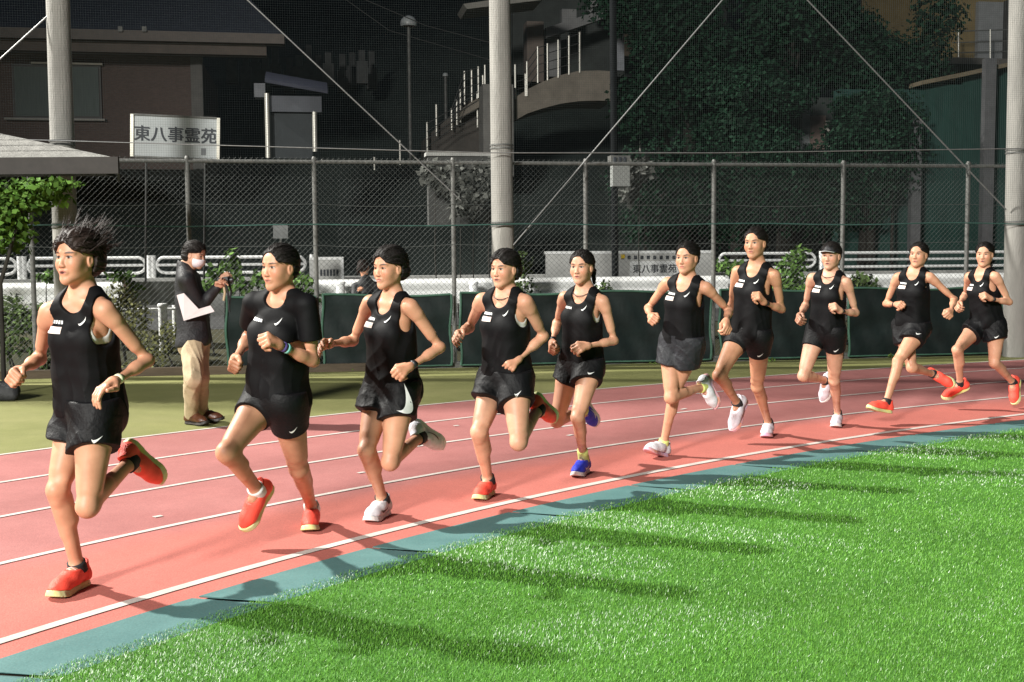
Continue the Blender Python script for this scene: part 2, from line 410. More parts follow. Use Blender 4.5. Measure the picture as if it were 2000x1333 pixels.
SWOOSH_T = np.linspace(0, 1, 15)
def swoosh_pts():
    """tapered tick: tail up at the right, belly at the left; unit width"""
    lo = lambda t: np.array([(1 - t) ** 2 * .0 + 2 * t * (1 - t) * -.02 + t * t * 1.0, (1 - t) ** 2 * .30 + 2 * t * (1 - t) * -.52 + t * t * .42])
    hi = lambda t: np.array([(1 - t) ** 2 * .0 + 2 * t * (1 - t) * .10 + t * t * 1.0, (1 - t) ** 2 * .30 + 2 * t * (1 - t) * -.06 + t * t * .42])
    return [(lo(t), (lo(t) + hi(t)) / 2, hi(t)) for t in SWOOSH_T]
def decal(name, target, c, right, up, out, size, mat_, parent, shape='swoosh', asp=.5, off=.002):
    """print laid on a garment: every vertex dropped on the cloth"""
    me = target.data; bv = BVHTree.FromPolygons([v.co for v in me.vertices], [p.vertices for p in me.polygons])
    out = Vector(nrm(out)); T = target.matrix_world.translation if False else Vector(target['_o'])
    if shape == 'swoosh': rows = swoosh_pts(); rows = [[(p[0] - .5, p[1] - .1) for p in r] for r in rows]
    else:
        rows = [[(u, v * asp) for v in np.linspace(-.5, .5, 4)] for u in np.linspace(-.5, .5, 9)]
    G = []
    for r_ in rows:
        row = []
        for u, v in r_:
            p = Vector(np.asarray(c) + size * (u * np.asarray(right) + v * np.asarray(up)))
            h = bv.ray_cast(p + out * .12 - T, -out, .30)
            if h[0] is None: h = bv.find_nearest(p - T)
            row.append(np.array(h[0] + T + h[1] * off))
        G.append(row)
    return MB().sheet(G).build(name, mat_, parent)

def in_obj(name, V, Q, mat_, parent, base, cols=None):
    me = np_mesh(name, V - base, Q, True, cols)
    if parent is None:
        o = link(name, me, mat_); o.location = base
    else:
        o = bpy.data.objects.new(name, me); COL.objects.link(o); me.materials.append(mat_) if len(me.materials) == 0 else None; o.parent = parent
    o['_o'] = tuple(base)
    return o

def limb_prims_arm(S, E_, W, s, fat=1.0):
    m = fat * s; ue = nrm(E_ - S); fe = nrm(W - E_); fold = fe - ue * (fe @ ue); fold = nrm(fold) if np.linalg.norm(fold) > .05 else nrm(np.cross(ue, (0.3, .2, 1)))
    sd = np.cross(ue, fold); lu_ = np.linalg.norm(E_ - S); lf_ = np.linalg.norm(W - E_); f2 = nrm(fold - fe * (fold @ fe)) if abs(fold @ fe) < .99 else nrm(np.cross(fe, sd))
    L = [Cn(S, S + ue * .06 * s, .0395 * m, .038 * m), Cn(S + ue * .02 * s, E_, .035 * m, .0265 * m), El(S + ue * lu_ * .16 - ue * 0, (.042 * m, .042 * m, .042 * m), None, .02),
         Cn(S + ue * lu_ * .35 + fold * .009 * s, S + ue * lu_ * .70 + fold * .009 * s, .030 * m, .027 * m, .015), Cn(S + ue * lu_ * .30 - fold * .011 * s, S + ue * lu_ * .66 - fold * .009 * s, .030 * m, .026 * m, .015),
         El(E_ - fold * .006 * s, (.0245 * m,) * 3, None, .018), Cn(E_, E_ + fe * lf_ * .35, .0275 * m, .0275 * m), Cn(E_ + fe * lf_ * .08 + sd * .010 * s, E_ + fe * lf_ * .42 + sd * .007 * s, .0225 * m, .020 * m, .024),
         Cn(E_ + fe * lf_ * .08 - sd * .009 * s, E_ + fe * lf_ * .45 - sd * .006 * s, .0225 * m, .0195 * m, .024), Cn(E_ + fe * lf_ * .35, W, .026 * m, .0185 * m), Cn(W - sd * .006 * s, W + sd * .006 * s, .0185 * m, .0185 * m, .01), Cn(W, W + fe * .01, .0185 * m, .0185 * m)]
    return L
def limb_prims_leg(H, K, A, toe, s, fat=1.0, out=None):
    m = fat * s; th = nrm(K - H); sh = nrm(A - K)
    back = nrm(th * -1 + sh * .25 - nrm(toe - A) * .9); back = nrm(back - sh * (back @ sh))
    fwd = -back; fwdt = nrm(fwd - th * (fwd @ th)); lt = np.linalg.norm(K - H); ls = np.linalg.norm(A - K)
    so = np.cross(sh, fwd); to = np.cross(th, fwdt); sg = 1.0 if out is None or to @ out > 0 else -1.0; to = to * sg; so = so * sg   # outward
    Q = lambda t, f_=0.0, o=0.0: H + th * lt * t + fwdt * f_ * s + to * o * s
    C_ = lambda t, b_=0.0, o=0.0: K + sh * ls * t + back * b_ * s + so * o * s
    L = [Cn(H, Q(.25), .086 * m, .078 * m, .03), Cn(Q(.2), K, .077 * m, .043 * m, .03), Cn(Q(.32, .016), Q(.74, .014), .058 * m, .042 * m, .02), Cn(Q(.45, .006, .024), Q(.80, .006, .020), .045 * m, .031 * m, .018),
         El(Q(.87, .014, -.024), (.026 * m,) * 3, None, .016), Cn(Q(.35, -.020, .012), Q(.80, -.012, .014), .050 * m, .028 * m, .02), Cn(Q(.35, -.018, -.014), Q(.80, -.010, -.016), .050 * m, .028 * m, .02),
         Cn(K, C_(.03), .043 * m, .041 * m, .02), El(K + fwdt * .024 * s + sh * .002 + fwd * .006 * s, (.0215 * m,) * 3, None, .018), El(C_(.11, -.024), (.017 * m,) * 3, None, .014),
         Cn(C_(.0), A, .040 * m, .0265 * m, .025), Cn(C_(.12, .015, -.015), C_(.40, .020, -.013), .031 * m, .033 * m, .018), Cn(C_(.12, .013, .015), C_(.36, .017, .014), .031 * m, .031 * m, .018), Cn(C_(.10, -.006, .016), C_(.55, -.006, .010), .024 * m, .022 * m, .02),
         Cn(C_(.40, .012), C_(.98, .016), .030 * m, .0125 * m, .02), Cn(A - sh * .015, A + sh * .012, .0275 * m, .028 * m, .02), Cn(A, A + nrm(toe - A) * .05, .027 * m, .024 * m, .02), El(A + so * .021 * s, (.0125 * s,) * 3, None, .010), El(A - so * .021 * s, (.0125 * s,) * 3, None, .010)]
    return L

def person(sp):
    """builds one figure from its measured pose; returns its body object"""
    global SHOE_UP, SHOE_SOLE
    if SHOE_UP is None: SHOE_UP, SHOE_SOLE = make_shoe()
    H = sp.get('H', 1.60); s = H / 1.60; fat = sp.get('fat', 1.0); Z = sp['Z']
    phi = R(sp['phi']); f = np.array([-math.sin(phi), -math.cos(phi), 0]); lf = np.array([math.cos(phi), -math.sin(phi), 0])
    pel = at_y(*sp['pel'], Z); nk = at_y(*sp['neck'], Z + sp.get('lean', -.05))
    up = nrm(nk - pel)
    hip = {'R': pel - lf * .082 * s - up * .015, 'L': pel + lf * .082 * s - up * .015}
    J = {}
    for q, sg in (('L', -1), ('R', 1)):
        a = sp['arm' + q]
        Sh = solve(nk, *a[0], .165 * s, a[4] if len(a) > 4 else sg); El_ = solve(Sh, *a[1], .275 * s, a[3][0]); Wr = solve(El_, *a[2], .232 * s, a[3][1])
        J['S' + q], J['E' + q], J['W' + q] = Sh, El_, Wr
        l = sp['leg' + q]; hp = hip[q]
        if l[0] == 'G':          # standing on the ground
            A = on_ground(*l[2], .098); A[2] = .098; K = knee_fit(hp, A, *l[1], .385 * s, .38 * s, f); T = on_ground(*l[3], .03)
            td = nrm(T - A); td = nrm(np.array([td[0], td[1], 0])) ; td = nrm(td + np.array([0, 0, -.0]))
            T = A + td * .15 - np.array([0, 0, .06]); J['flat' + q] = l[4] if len(l) > 4 else 0.0
        else:
            sk, sa, st = l[4]; K = solve(hp, *l[1], .385 * s, sk); A = solve(K, *l[2], .38 * s, sa); T = solve(A, *l[3], .165 * s, st)
        J['H' + q], J['K' + q], J['A' + q], J['T' + q] = hp, K, A, T
    hphi = R(sp.get('hphi', sp['phi'] - 6)); hf = np.array([-math.sin(hphi), -math.cos(hphi), math.sin(R(sp.get('nod', -2)))])
    roll = sp.get('hroll', 0); hl = np.array([math.cos(hphi), -math.sin(hphi), 0])
    hup = nrm(np.array([0, 0, 1.0]) + hl * math.sin(R(roll)))
    hs = sp.get('hs', .915) * s
    hc = at_y(*sp['head'], nk[1] + sp.get('hdz', -.02)); HF = frame(hf, hup)
    base = np.array([pel[0], pel[1], 0.0])
    skin = sp.get('skin', (.555, .295, .188))
    # ---- trunk
    lean_l = nrm((J['SL'] - J['SR'])); mid = pel * .4 + nk * .6
    Tl = nrm(lf * .5 + lean_l * .5); Tf = nrm(np.cross(up, Tl)); Tf = -Tf if Tf @ f < 0 else Tf
    Bp = np.array([lf, nrm(np.cross(up, lf)) * -1, up]); Bp[1] = Bp[1] if Bp[1] @ f > 0 else -Bp[1]
    lu = nrm(lean_l - up * (lean_l @ up)); Bc = np.array([lu, nrm(np.cross(up, lu)), up]); Bc[1] = Bc[1] if Bc[1] @ f > 0 else -Bc[1]
    cf = Bc[1]; tl = np.linalg.norm(nk - pel); w_ = fat * s
    at = lambda t, F_=0.0, L_=0.0: pel + up * tl * t + cf * F_ * s + lu * L_ * s
    trunk = [El(pel + up * .015, (.143 * w_, .095 * w_, .105 * s), Bp, .03), El(at(.28), (.108 * w_, .080 * w_, .12 * s), Bc, .05), El(at(.58, -.004), (.125 * w_, .092 * w_, .16 * s), Bc, .05),
             El(at(.80, -.010), (.117 * w_, .082 * w_, .10 * s), Bc, .04)]
    for q in (-1, 1):
        Sh = J['SL'] if q > 0 else J['SR']
        bust = sp.get('bust', 1.0)
        if bust: trunk.append(El(at(.66, .072, q * .060), (.052 * w_, .034 * w_ * bust, .046 * w_), Bc, .03))
        trunk.append(El(pel - Bp[1] * .060 * s + lf * q * .062 * s - up * .03, (.075 * w_, .070 * w_, .085 * w_), Bp, .04))
        trunk.append(Cn(at(.97, -.025), Sh - (Sh - nk) * .12, .034 * w_, .037 * w_, .045)); trunk.append(Cn(at(1.10, -.02), at(.97, -.02) * .45 + Sh * .55, .030 * s, .034 * w_, .04))
        trunk.append(Cn(at(.95, .035, q * .015), Sh * .8 + nk * .2 + cf * .02, .016 * s, .014 * s, .025))
    hb = hc + hs * (-.016 * HF[1] - .055 * HF[2])
    neck = [Cn(at(.92, -.012), hb, .047 * s * sp.get('nkw', 1), .044 * s * sp.get('nkw', 1), .03), Cn(at(.98, .02, .012), hc + hs * (-.03 * HF[1] - .04 * HF[2] + .045 * HF[0]), .016, .018, .02), Cn(at(.98, .02, -.012), hc + hs * (-.03 * HF[1] - .04 * HF[2] - .045 * HF[0]), .016, .018, .02)]
    heads = head_prims(hc, HF, hs, sp.get('jaw', 1.0) * .935)
    limbs = []
    for q in 'LR':
        fat_a = sp.get('fata', 1.0) * fat * .84
        ap = limb_prims_arm(J['S' + q], J['E' + q], J['W' + q], s, fat_a)
        fd = nrm(J['W' + q] - J['E' + q]); hd = sp.get('hand' + q, {})
        pd = hd.get('palm'); 
        if pd is None:
            inw = lf * (-1 if q == 'L' else 1); pd = inw * .8 - np.array([0, 0, 1]) * .5 + f * 0
        pd = np.asarray(pd, float); hdir = nrm(fd + np.asarray(hd.get('bend', (0, 0, 0)), float))
        F_ = frame(hdir, -pd); th_up = np.array([0, 0, 1.0]) + f * .3; side = 1 if F_[0] @ th_up > 0 else -1
        hp_ = hand_prims(J['W' + q] + hdir * .006, hdir, pd, s * .98, hd.get('curl', 1.0), side, hd.get('point', False))
        J['hc' + q] = J['W' + q] + hdir * .055; J['hd' + q] = hdir
        limbs.append((ap + hp_, J['S' + q], .11, .045))
        limbs.append((limb_prims_leg(J['H' + q], J['K' + q], J['A' + q], J['T' + q], s, sp.get('fatl', fat), lf * (1 if q == 'L' else -1)), J['H' + q], .14, .05))
    def fill(g):
        g.put(trunk); g.put(neck); g.put(heads)
        for l in limbs: g.limb(*l)
        return g
    allp = trunk + neck + heads + [p for l in limbs for p in l[0]]
    lo = np.min([pbox(p)[0] for p in allp], 0) - .02; hi = np.max([pbox(p)[1] for p in allp], 0) + .02
    vox = sp.get('vox', .006) 
    V, Q = fill(Grid(lo, hi, vox)).surf()
    npt = nk * .55 + hb * .45; nn = nrm(hb - nk)
    ctr = V[Q].mean(1)
    regs = [('head', lambda c: (c - npt) @ nn)]
    for q in 'LR':
        regs.append(('hand', lambda c, q=q: np.minimum((c - J['W' + q] - J['hd' + q] * .004) @ J['hd' + q], .135 - np.linalg.norm(c - J['W' + q], axis=1))))
    drop = np.zeros(len(Q), bool)
    for nme, fn in regs: drop |= fn(ctr) > .004
    Vs, Qs = [], []; v, q_ = pick(V, Q, ~drop); Vs.append(v); Qs.append(q_)
    for nme, fn in regs:
        if nme == 'head':
            glo, ghi = hc - .17 * hs, hc + .17 * hs; fv = sp.get('fvox', .003)
        else:
            k = regs.index((nme, fn)); q = 'LR'[k - 1]; c0 = J['hc' + q]; glo, ghi = c0 - .10, c0 + .10; fv = sp.get('fvox', .003) * 1.1
        v, qd = fill(Grid(glo, ghi, fv)).surf()
        if len(qd) == 0: continue
        keep = fn(v[qd].mean(1)) > -.004
        v, qd = pick(v, qd, keep); Qs.append(qd + sum(len(a) for a in Vs)); Vs.append(v)
    V = np.concatenate(Vs); Q = np.concatenate(Qs)
    cols = head_colours(V, hc, HF, hs, skin, RNG, sp.get('eye', 1.0) * 1.12, sp.get('mouth', 0), sp.get('brow', 1.0))
    # knuckles, knees and elbows a touch redder
    for p, r_ in [(J['KL'], .05), (J['KR'], .05), (J['EL'], .04), (J['ER'], .04), (J['hcL'], .05), (J['hcR'], .05)]:
        wgt = .35 * np.exp(-((V - p) ** 2).sum(1) / r_ ** 2)[:, None]; cols = cols * (1 - wgt) + cols * np.array([1.0, .80, .74]) * wgt
    body = in_obj('person', V, Q, MAT['skin'], None, base, cols)
    tag(body, sp['label'], sp.get('cat', 'runner'), sp.get('group'))
    ctx = dict(J=J, pel=pel, nk=nk, up=up, at=at, cf=cf, lu=lu, Bp=Bp, Bc=Bc, lf=lf, f=f, hc=hc, HF=HF, hs=hs, s=s, trunk=trunk, base=base, body=body, sp=sp, fat=fat, tl=tl, w=w_, hb=hb)
    return ctx

def garment_box(prims, m=.05):
    return np.min([pbox(p)[0] for p in prims], 0) - m, np.max([pbox(p)[1] for p in prims], 0) + m

def tank(c, mat_, loose=.012, hem=-.05, sleeves=None, arm_r=.078, scoop=1.0, seed=1, vox=.006, long_sleeve=False, name='tank_top', closed=False):
    s, at, up, cf, lu, J, nk, pel = c['s'], c['at'], c['up'], c['cf'], c['lu'], c['J'], c['nk'], c['pel']
    w_ = c['w']; tr = list(c['trunk'])
    drape = [Cn(at(.60, .055, -.045), at(.06, .040, -.06), .050 * w_, .055 * w_, .05), Cn(at(.60, .055, .045), at(.06, .040, .06), .050 * w_, .055 * w_, .05),
             Cn(at(.60, -.03, -.055), at(.02, -.045, -.07), .052 * w_, .068 * w_, .05), Cn(at(.60, -.03, .055), at(.02, -.045, .07), .055 * w_, .065 * w_, .05)]
    if hem < -.12: drape += [Cn(at(.06, .0, -.045), at(hem / .5, .0, -.05), .108 * w_, .118 * w_, .05), Cn(at(.06, .0, .045), at(hem / .5, .0, .05), .108 * w_, .118 * w_, .05)]
    arms = []
    if sleeves:
        for q in 'LR':
            S_, E_ = J['S' + q], J['E' + q]
            if long_sleeve: 
                arms.append(([Cn(S_, E_, .062 * w_, .050 * w_, .03), Cn(E_, J['W' + q], .050 * w_, .038 * w_, .03)], S_, .12, .05))
            else:
                arms.append(([Cn(S_, S_ + (E_ - S_) * (sleeves + .1), .048 * w_, .053 * w_, .03)], S_, .10, .025))
    allp = tr + drape + [p for a in arms for p in a[0]]
    lo, hi = garment_box(allp); g = Grid(lo, hi, vox)
    g.put(tr, grow=0).put(drape); g.a -= loose
    for a in arms: g.limb(*a)
    x, y, z = g.co((slice(None),) * 3)
    hfac = (.45 if long_sleeve else 1.0) * np.clip(1.2 - ((x - pel[0]) * up[0] + (y - pel[1]) * up[1] + (z - pel[2]) * up[2]) / (.35 * s), .15, 1.2)
    g.a += ((wrinkle(x, y, z, .0042, 38, seed) + crease(x, y, z, .0045, 46, seed + 50)) * hfac).astype(np.float32)
    hp = pel + up * hem * s
    wav = lambda x, y, z: .006 * np.sin(x * 31 + y * 27)
    g.cut(lambda x, y, z: -((x - hp[0]) * up[0] + (y - hp[1]) * up[1] + (z - hp[2]) * up[2]) + wav(x, y, z))
    # neck opening
    nc = at(.97, .060); nc2 = at(1.02, .0)
    e1 = El(at(1.02, .075), (.062 * s, .075 * s, .085 * s * scoop), c['Bc']); e2 = Cn(at(1.0, -.02), at(1.25, -.02), .064 * s, .08 * s)
    if closed: g.cut(lambda x, y, z: -pdist(Cn(at(1.06, 0), at(1.3, 0), .056 * s, .07 * s), x, y, z))
    else:
        g.cut(lambda x, y, z: -smin(pdist(e1, x, y, z), pdist(e2, x, y, z), .03))
    if not sleeves:
        for q, sg in (('L', 1), ('R', -1)):
            S_ = J['S' + q]
            a0 = S_ + lu * sg * .028 * s + up * .06 * s; a1 = S_ + lu * sg * .006 * s - up * .085 * s
            hole = Cn(a0, a1, .070 * s, arm_r * s)
            ue = nrm(J['E' + q] - S_); arm = Cn(S_ + lu * sg * .02, J['E' + q], .058 * s, .05 * s)
            g.cut(lambda x, y, z: -smin(pdist(hole, x, y, z), pdist(arm, x, y, z) + .0 * x, .02))
    elif not long_sleeve:
        for q in 'LR':
            S_, E_ = J['S' + q], J['E' + q]; ue = nrm(E_ - S_); p = S_ + (E_ - S_) * sleeves
            def fn(x, y, z, p=p, ue=ue, S_=S_):
                near = np.sqrt((x - p[0]) ** 2 + (y - p[1]) ** 2 + (z - p[2]) ** 2) - .13
                return np.minimum((x - p[0]) * ue[0] + (y - p[1]) * ue[1] + (z - p[2]) * ue[2], -near)
            g.cut(fn)
    V, Q = g.surf()
    return in_obj(name, V, Q, mat_, c['body'], c['base'])

def shorts(c, mat_, frac=.42, tight=False, seed=3, vox=.006, flare=.020, name='shorts', full=False):
    s, up, J, pel, w_ = c['s'], c['up'], c['J'], c['pel'], c['w']
    tr = [p for p in c['trunk'] if p[0] == 'e'][:3] + [p for p in c['trunk'] if p[0] == 'e' and np.linalg.norm(p[2] - pel) < .14]
    off = .010 if tight else (.006 if full else .014)
    legs = []
    for q in 'LR':
        H_, K_ = J['H' + q], J['K' + q]; e = H_ + (K_ - H_) * (frac + .12)
        r1 = (.088 - .030 * (frac + .12)) * w_
        if full:
            A_ = J['A' + q]; legs.append(([Cn(H_, K_, .097 * w_, .071 * w_, .03), Cn(K_, A_ + (A_ - K_) * .02, .070 * w_, .056 * w_, .03)], H_, .16, .06))
        else:
            pr_ = [Cn(H_ + up * .02, e, .088 * w_ + off, max(r1, .076 * w_ if tight else 0) + off + (0 if tight else flare), .03)]
            legs.append((pr_, H_, .14, .06))
    allp = tr + [p for l in legs for p in l[0]]
    lo, hi = garment_box(allp); g = Grid(lo, hi, vox); g.put(tr); g.a -= off
    sub = []
    for (pr, H_, a, k), q in zip(legs, 'LR'):
        K_ = J['K' + q]; th = nrm(K_ - H_); L = np.linalg.norm(K_ - H_) * frac
        gl = Grid(lo, hi, vox); gl.put(pr)
        x, y, z = gl.co((slice(None),) * 3)
        if not tight: gl.a += (wrinkle(x, y, z, .006, 36, seed + ord(q)) * .8 + crease(x, y, z, .006 if not full else .008, 48 if not full else 40, seed + 9 + ord(q))).astype(np.float32)
        if not full:
            out = c['lf'] * (1 if q == 'L' else -1)
            def fn(x, y, z):
                d = (x - H_[0]) * th[0] + (y - H_[1]) * th[1] + (z - H_[2]) * th[2] - L
                side = (x - H_[0]) * out[0] + (y - H_[1]) * out[1]
                return d + (0 if tight else .35) * np.clip(side, -.04, .10)
            gl.cut(fn, .006)
        sub.append(gl.a)
    g.a = smin(g.a, smin(sub[0], sub[1], .012), .03)
    wp = pel + up * .06 * s
    g.cut(lambda x, y, z: (x - wp[0]) * up[0] + (y - wp[1]) * up[1] + (z - wp[2]) * up[2])
    V, Q = g.surf()
    return in_obj(name, V, Q, mat_, c['body'], c['base'])

def hair(c, style='tied', seed=2, vox=.003, vol=1.0, mat_=None):
    hc, F, s = c['hc'], c['HF'], c['hs']
    def P(x, y, z): return hc + s * (x * F[0] + y * F[1] + z * F[2])
    g = Grid(hc - .20 * s, hc + .20 * s, vox)
    t = .014 * vol
    prims = [El(P(0, -.014, .034), np.array((.074 + t, .092 + t, .082 + t)) * s, F, .01)]
    if style in ('short', 'wild'):
        prims += [El(P(0, -.06, -.02), np.array((.072 + t, .055 + t, .062)) * s, F, .03), El(P(.0, -.02, .070), np.array((.060 + t, .078 + t, .045 + t)) * s, F, .03)]
        if style == 'wild': prims += [El(P(.0, -.050, .085), np.array((.062, .070, .050)) * s, F, .03), El(P(.0, .015, .105), np.array((.055, .045, .030)) * s, F, .03), El(P(0, -.095, .02), np.array((.060, .050, .060)) * s, F, .03)]
    else:
        prims += [El(P(0, -.055, -.015), np.array((.066, .050, .055)) * s, F, .03)]
    if style == 'bun': prims += [El(P(0, -.115, .045), np.array((.032, .030, .032)) * s, F, .012)]
    if style == 'pony': prims += [Cn(P(-.01, -.095, .02), P(-.035, -.120, -.03), .020 * s, .026 * s, .012), Cn(P(-.035, -.120, -.03), P(-.055, -.105, -.12), .026 * s, .010 * s, .012)]
    if style == 'braid':
        for i in range(7): prims.append(El(P(-.030 - .006 * min(i, 4), -.098 + .010 * i, .0 - .027 * i), np.array((.021, .021, .019)) * s * (1 - .06 * i), F, .006))
    g.put(prims)
    x, y, z = g.co((slice(None),) * 3)
    qx = ((x - hc[0]) * F[0][0] + (y - hc[1]) * F[0][1] + (z - hc[2]) * F[0][2]) / s
    qy = ((x - hc[0]) * F[1][0] + (y - hc[1]) * F[1][1] + (z - hc[2]) * F[1][2]) / s
    qz = ((x - hc[0]) * F[2][0] + (y - hc[1]) * F[2][1] + (z - hc[2]) * F[2][2]) / s
    r = np.random.default_rng(seed); ph = r.uniform(0, 6, 4)
    ang = np.arctan2(qx, qz + .03)
    strand = np.sin(ang * 34 + 2 * np.sin(qy * 30 + ph[0])) * .0013 + np.sin(ang * 15 + ph[1] + 9 * qy) * .0018
    if style in ('short', 'wild'):
        strand = strand * 1.2 + .002 * np.sin(qx * 60 + ph[2] + 3 * np.sin(qz * 40)) * np.sin(qy * 55 + ph[3])
    g.a += (strand * s).astype(np.float32)
    # hairline: face opening, ears and nape stay free
    fringe = {'short': .078, 'wild': .076}.get(style, .094)
    face = El(P(0, .100, fringe - .105), np.array((.066, .068, .105)) * s, F)
    g.cut(lambda x, y, z: -(pdist(face, x, y, z) + .0012 * np.sin(qx / .006)), .006)
    ear_z = -.030 if style in ('short', 'wild') else .012
    g.cut(lambda x, y, z: np.minimum(np.minimum(ear_z - qz, qy + (.025 if style not in ('short', 'wild') else .012)), .05 + 0 * qx) * s, .006) if False else None
    side = np.maximum(np.maximum(-(qy + .030), qz - .020), -.2)      # in front of the ear below its top: skin
    g.cut(lambda x, y, z: -np.maximum(np.maximum(-(qy + .026), qz - .016 - .22 * (qy + .026)), -(np.abs(qx) - .045)) * s, .006)
    g.cut(lambda x, y, z: (-.078 - qz) * s if style != 'braid' and style != 'pony' else np.minimum(np.minimum((-.070 - qz) * s, (qy + .078) * s), (qx + .022) * s), .004)
    V, Q = g.surf()
    o = in_obj('hair', V, Q, mat_ or MAT['hair'], c['body'], c['base'])
    # loose strands
    mb = MB(); n = {'wild': 130, 'short': 70}.get(style, 24)
    for i in range(n):
        a = r.uniform(-1.7, 1.7); b = r.uniform(-.9, 1.25)
        d = np.array([math.sin(a) * math.cos(b * .8), -math.sin(b), math.cos(a) * math.cos(b * .8)]); d = d / np.linalg.norm(d / np.array([.076, .094, .084])) 
        p0 = d + np.array([0, -.014, .034]); n_ = nrm(d)
        if p0[2] < -.02: continue
        ln = (.072 if style == 'wild' else .030) * r.uniform(.5, 1.3)
        flow = np.array([r.normal() * .35, -1.0, .75 + r.normal() * .4]) if style == 'wild' else np.array([r.normal() * .3, -.9, -.25 + r.normal() * .3])
        cl = 3 if style == 'wild' else 1
        for _ in range(cl):
            o_ = r.normal(size=3) * .004 * (cl > 1); fl_ = flow + r.normal(size=3) * .15
            pts = [P(*(p0 + o_ + (n_ * (.75 if style == 'wild' else .45) * u * (1.3 - .5 * u) + fl_ * u * u * .75) * ln)) for u in (-.15, .2, .5, .75, 1.0)]
            mb.tube(pts, [.0022 * s, .0022 * s, .0018 * s, .0012 * s, .0004 * s], 3, False)
    # combed strands lying over the cap, so that hairline and outline break up
    back = nrm(np.array([.15 * r.normal(), -.85, -.25 if style not in ('wild', 'short') else -.55])); made = 0; lift = {'wild': .013, 'short': .010}.get(style, .0035)
    for _ in range(2600):
        if made >= {'wild': 420, 'short': 420}.get(style, 320): break
        u0 = nrm(r.normal(size=3) * np.array([1, 1, .9]) + np.array([0, .25, .45]))
        if u0[2] < -.1: continue
        rad = np.array((.074 + t, .092 + t, .082 + t)); p0 = P(*(np.array([0, -.014, .034]) + rad * u0 * .985))
        if float(pdist(face, *p0)) < -.004 or (rad[1] * u0[1] - .014 > -.02 and rad[2] * u0[2] + .034 < .03): continue
        sp_ = r.uniform(.25, .6); bk = nrm(back + r.normal(size=3) * .22); hh = lift * r.uniform(-.1, 1.0); pts = []
        for q in np.linspace(0, 1, 6):
            u = nrm(u0 * (1 - sp_ * q) + bk * sp_ * q); h_ = -.003 + (hh + .003) * math.sin(min(1, q * 1.35 + .12) * 1.7) + .0012 * math.sin(q * 9 + made)
            pts.append(P(*(np.array([0, -.014, .034]) + (rad + h_) * u)))
        if any(float(pdist(face, *p)) < -.003 or (((p - hc) @ F[1] / s) > -.03 and ((p - hc) @ F[2] / s) < .026) for p in pts): continue
        mb.tube(pts, [.0008 * s, .0022 * s, .0026 * s, .0024 * s, .0016 * s, .0004 * s], 3, False); made += 1
    st = mb.build('loose_strands', mat_ or MAT['hair'], c['body']); st['kind'] = 'stuff'
    st.parent = o; st.matrix_parent_inverse = Matrix.Translation(-Vector(c['base']))
    return o

def put_shoes(c, up_mat, sole_mat, sock=None, tick=None):
    J, s = c['J'], c['s']
    for q in 'LR':
        A, K, T = J['A' + q], J['K' + q], J['T' + q]
        leg = c['sp']['leg' + q]
        if leg[0] == 'G':
            fw = T - A; fw = nrm(np.array([fw[0], fw[1], 0])); tilt = R(leg[4] if len(leg) > 4 else 0)
            y = fw * math.cos(tilt) + np.array([0, 0, 1]) * math.sin(tilt); F = frame(y, (0, 0, 1))
        else:
            y = nrm(T - A); uz = nrm(K - A); y = nrm(y - uz * (y @ uz) * .55); F = frame(y, uz)
        org = A - F[2] * .092 * s
        if leg[0] == 'G': org[2] = max(.006, .006)
        m = Matrix.Identity(4); sc = 1.05 * s
        for i in range(3):
            for j in range(3): m[i][j] = F[j][i] * sc
            m[i][3] = org[i] - c['base'][i]
        if 'shoe_up' not in bpy.data.meshes:
            np_mesh('shoe_up', *SHOE_UP); np_mesh('shoe_sole', *SHOE_SOLE)
            bpy.data.meshes['shoe_up'].materials.append(up_mat); bpy.data.meshes['shoe_sole'].materials.append(sole_mat)
        u = link('shoe', bpy.data.meshes['shoe_up'], up_mat, None); u.parent = c['body']; u.matrix_basis = m
        so = link('sole', bpy.data.meshes['shoe_sole'], sole_mat, None); so.parent = u
        # laces
        def W(x, yy, z): return np.array((x, yy, z))
        lb = MB()
        for i in range(4):
            yy = .044 + .018 * i; zz = .096 - .0108 * i - .0006 * i * i
            lb.tube([W(-.022, yy, zz - .008), W(0, yy + .002, zz + .003), W(.022, yy, zz - .008)], .0026, 4, False)
        lb.build('laces', MAT['lace'], None).parent = u
        if tick:
            mb = MB(); bv = BVHTree.FromPolygons([Vector(v) for v in SHOE_UP[0]], [list(map(int, f_)) for f_ in SHOE_UP[1]])
            for sd in (-1, 1):
                G = []
                for r_ in swoosh_pts():
                    row = []
                    for p in r_:
                        pos = Vector((sd * .08, .105 - p[0] * .095, .040 + p[1] * .055)); h = bv.ray_cast(pos, Vector((-sd, 0, 0)), .16)
                        if h[0] is None: h = bv.find_nearest(pos)
                        row.append(np.array(h[0]) + np.array((sd * .0015, 0, .0005)))
                    G.append(row)
                mb.sheet(G)
            mb.build('logo', tick, None).parent = u
        if sock:
            lb = MB(); ax = nrm(K - A); a0 = A - ax * .02; a1 = A + ax * (.028 if sock[1] == 'low' else .085)
            r0 = .040 * c['fat'] * s
            lb.tube([a0, A, (A + a1) / 2, a1, a1 - ax * .001], [r0 * 1.05, r0 * 1.04, r0 * .99, r0 * 1.0, r0 * .85], 14, True)
            so_ = lb.build('sock', sock[0], None); so_.parent = c['body']; so_.matrix_parent_inverse = Matrix.Translation(-Vector(c['base']))

